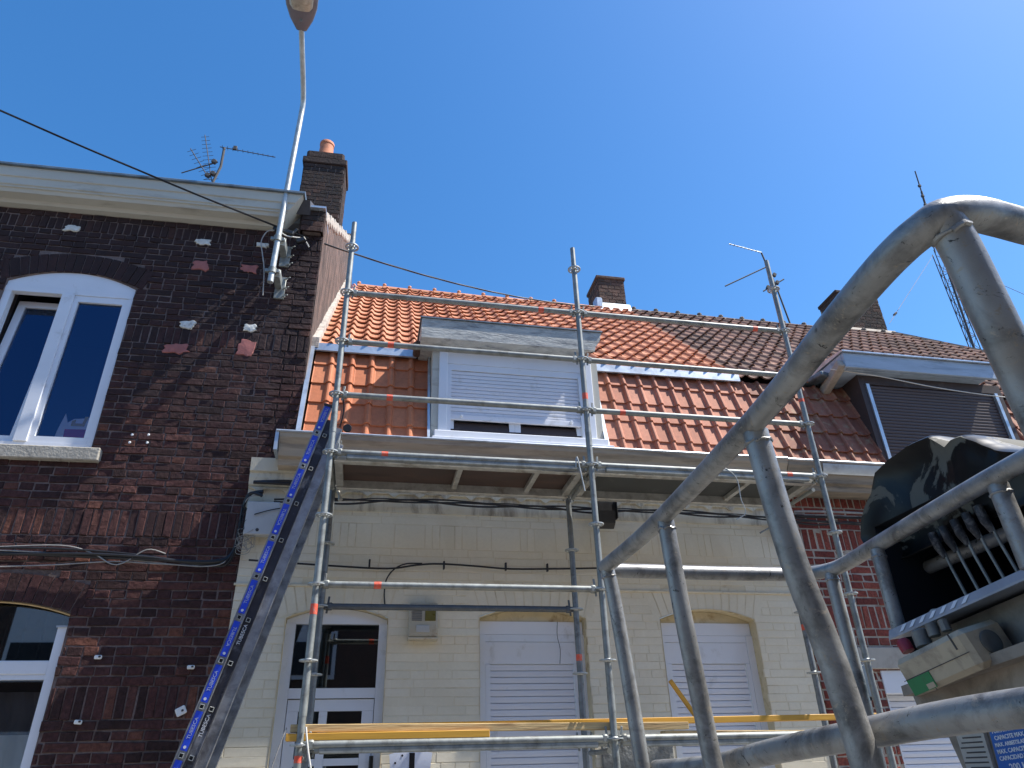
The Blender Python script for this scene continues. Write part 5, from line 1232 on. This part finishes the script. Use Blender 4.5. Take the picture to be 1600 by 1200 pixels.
for i, (t, s_) in enumerate((('PORTATA MASSIMA', .0088), ('CAPACITE MAX.', .0098), ('MAX. ARBEITSLAST', .0088), ('MAX. CAPACITY', .0098), ('CAPACIDAD M.', .0098), ('200 Kg', .0165))):
    text_obj(t, s_, M['white_print'], bl_, (1.5190, -3.930+.003*i*.5-(.008 if i == 5 else 0), 1.5465-.0112*i-(.004 if i == 5 else 0)), yv, zv, .0003, bold=.0002)
mb = MB(); mb.prism([(-3.868, 1.550), (-3.796, 1.545), (-3.800, 1.470), (-3.866, 1.472)], 'x', 1.521, 1.529); wp = mb.build('data_plate', plain('grey data plate', (.42, .40, .36), .6, 0, .08, 20, (.3, .28, .25), .3, 20, 0), fa)
mb = MB()
for i in range(7): mb.box(1.5202, 1.5208, -3.860, -3.812+.006*((i*7) % 3), 1.536-.0085*i, 1.5385-.0085*i)
mb.build('printed_lines', M['steel_dark'], wp)
# crumpled black cover
def cover():
    out = [(-3.62, 1.94), (-3.56, 1.965), (-3.515, 2.005), (-3.508, 2.03), (-3.53, 2.07), (-3.56, 2.10), (-3.60, 2.125), (-3.635, 2.170), (-3.70, 2.182), (-3.77, 2.186), (-3.84, 2.180), (-3.862, 2.158), (-3.878, 2.140), (-3.90, 2.146), (-3.93, 2.142), (-3.965, 2.112), (-4.0, 2.075), (-4.06, 2.045), (-4.2, 2.02), (-4.38, 2.0), (-4.42, 1.945)]
    P2 = []
    for i in range(len(out)-1):
        for k in range(4): t = k/4; P2.append((out[i][0]*(1-t)+out[i+1][0]*t, out[i][1]*(1-t)+out[i+1][1]*t))
    P2.append(out[-1]); n = len(P2); mb = MB(); vs = []; fs = []
    cy, cz = -3.85, 1.95
    lay = [(1.648, .96), (1.645, .98), (1.655, 1.0), (1.68, 1.01), (1.75, 1.0), (1.85, .98), (1.95, .95), (2.03, .9), (2.07, .82), (2.08, .7)]
    for li, (x, s_) in enumerate(lay):
        for i, (y, z) in enumerate(P2):
            q = Vector((y*9, z*9, x*6)); d = mnoise.noise(q*.6)*.008+mnoise.noise(q*2.7)*.0025
            yy = cy+(y-cy)*s_; zz = cz+(z-cz)*(s_+.25*(s_-1)); r = Vector((yy-cy, zz-cz)).normalized()
            vs.append((x+mnoise.noise(q*.5+Vector((9, 0, 0)))*.006, yy+r.x*d, zz+r.y*d))
    L = len(lay)
    for a in range(L-1):
        for i in range(n-1): fs.append((a*n+i, a*n+i+1, (a+1)*n+i+1, (a+1)*n+i))
    # front face: a net shrinking to the centre, dented
    o = len(vs); rings = 7
    for k in range(1, rings):
        f = 1-k/rings
        for i in range(n):
            b = Vector(vs[i]); c = Vector((1.665, cy, cz+.0)); p = c.lerp(b, f); q = Vector((p.y*7, p.z*7, 3))
            vs.append((p.x+mnoise.noise(q*.8)*.020+mnoise.noise(q*2.0)*.004, p.y, p.z))
    prev = 0
    for k in range(1, rings):
        cur = o+(k-1)*n
        for i in range(n-1): fs.append((prev+i, cur+i, cur+i+1, prev+i+1))
        prev = cur
    mb.add(vs, fs, .5, 0, True)
    return mb
mcv, n_, l_, p_ = nodes('glossy black cover with plaster smears')
a1 = noise(n_, l_, 5.5, 7, .62, dist=.8); r1 = ramp(n_, [(.585, (0, 0, 0)), (.61, (1, 1, 1))]); l_.new(a1.outputs[0], r1.inputs[0])
a2 = noise(n_, l_, 60, 3); r2 = ramp(n_, [(.72, (0, 0, 0)), (.78, (1, 1, 1))]); l_.new(a2.outputs[0], r2.inputs[0])
c1 = mixc(n_, l_, r1.outputs[0], (.005, .005, .005), (.12, .115, .095)); c2_ = mixc(n_, l_, r2.outputs[0], c1, (.12, .12, .11)); l_.new(c2_, p_.inputs['Base Color'])
p_.inputs['Specular IOR Level'].default_value = .3; mr_ = n_.new('ShaderNodeMapRange'); mr_.inputs[3].default_value = .34; mr_.inputs[4].default_value = .8; l_.new(r1.outputs[0], mr_.inputs[0]); l_.new(mr_.outputs[0], p_.inputs['Roughness'])
cv = cover().build('console_cover', mcv, pf); plab(cv, 'crumpled glossy black cover with plaster smears over the console')
sdm = cv.modifiers.new('solid', 'SOLIDIFY'); sdm.thickness = .004; sdm.offset = -1
# cables at the foot of the basket
wire('cable', [(1.24, -3.90, 1.36), (1.22, -3.86, 1.43), (1.25, -3.80, 1.462), (1.31, -3.78, 1.455), (1.36, -3.80, 1.43), (1.42, -3.84, 1.38)], .007, M['cable_white'], 'white cable loop at the bottom right under the platform rail', 'cable')
wire('cable', [(1.44, -3.86, 1.42), (1.37, -3.84, 1.45), (1.33, -3.83, 1.475), (1.30, -3.84, 1.455), (1.33, -3.86, 1.425), (1.40, -3.87, 1.395), (1.5, -3.88, 1.37)], .0075, M['cable'], 'black cable loop at the bottom right under the platform rail', 'cable')

# ================================================================== HOUSES ACROSS THE STREET (seen as reflections)
oh = thing('terrace_house', 'plain brick terrace across the street, mirrored in the front door glass', 'house', (0, -9.2, 0))
mb = MB(); mb.box(-14, 16, -15.5, -9.2, 0, 5.6); mb.prism([(-9.0, 5.6), (-12.3, 8.4), (-15.7, 5.6)], 'x', -14, 16, mi=1); mb.build('wall', [M['brick_old'], M['tile_brown']], oh)
for i in range(10):
    x = -13+i*2.9
    for z0, z1 in ((.9, 2.5), (3.4, 4.9)):
        mb = MB(); mb.box(x, x+1.15, -9.2, -9.15, z0, z1); w_ = mb.build('window', M['upvc'], oh)
        mb = MB(); mb.box(x+.08, x+1.07, -9.15, -9.14, z0+.08, z0+.75); mb.build('pane', M['dark_room'], w_)
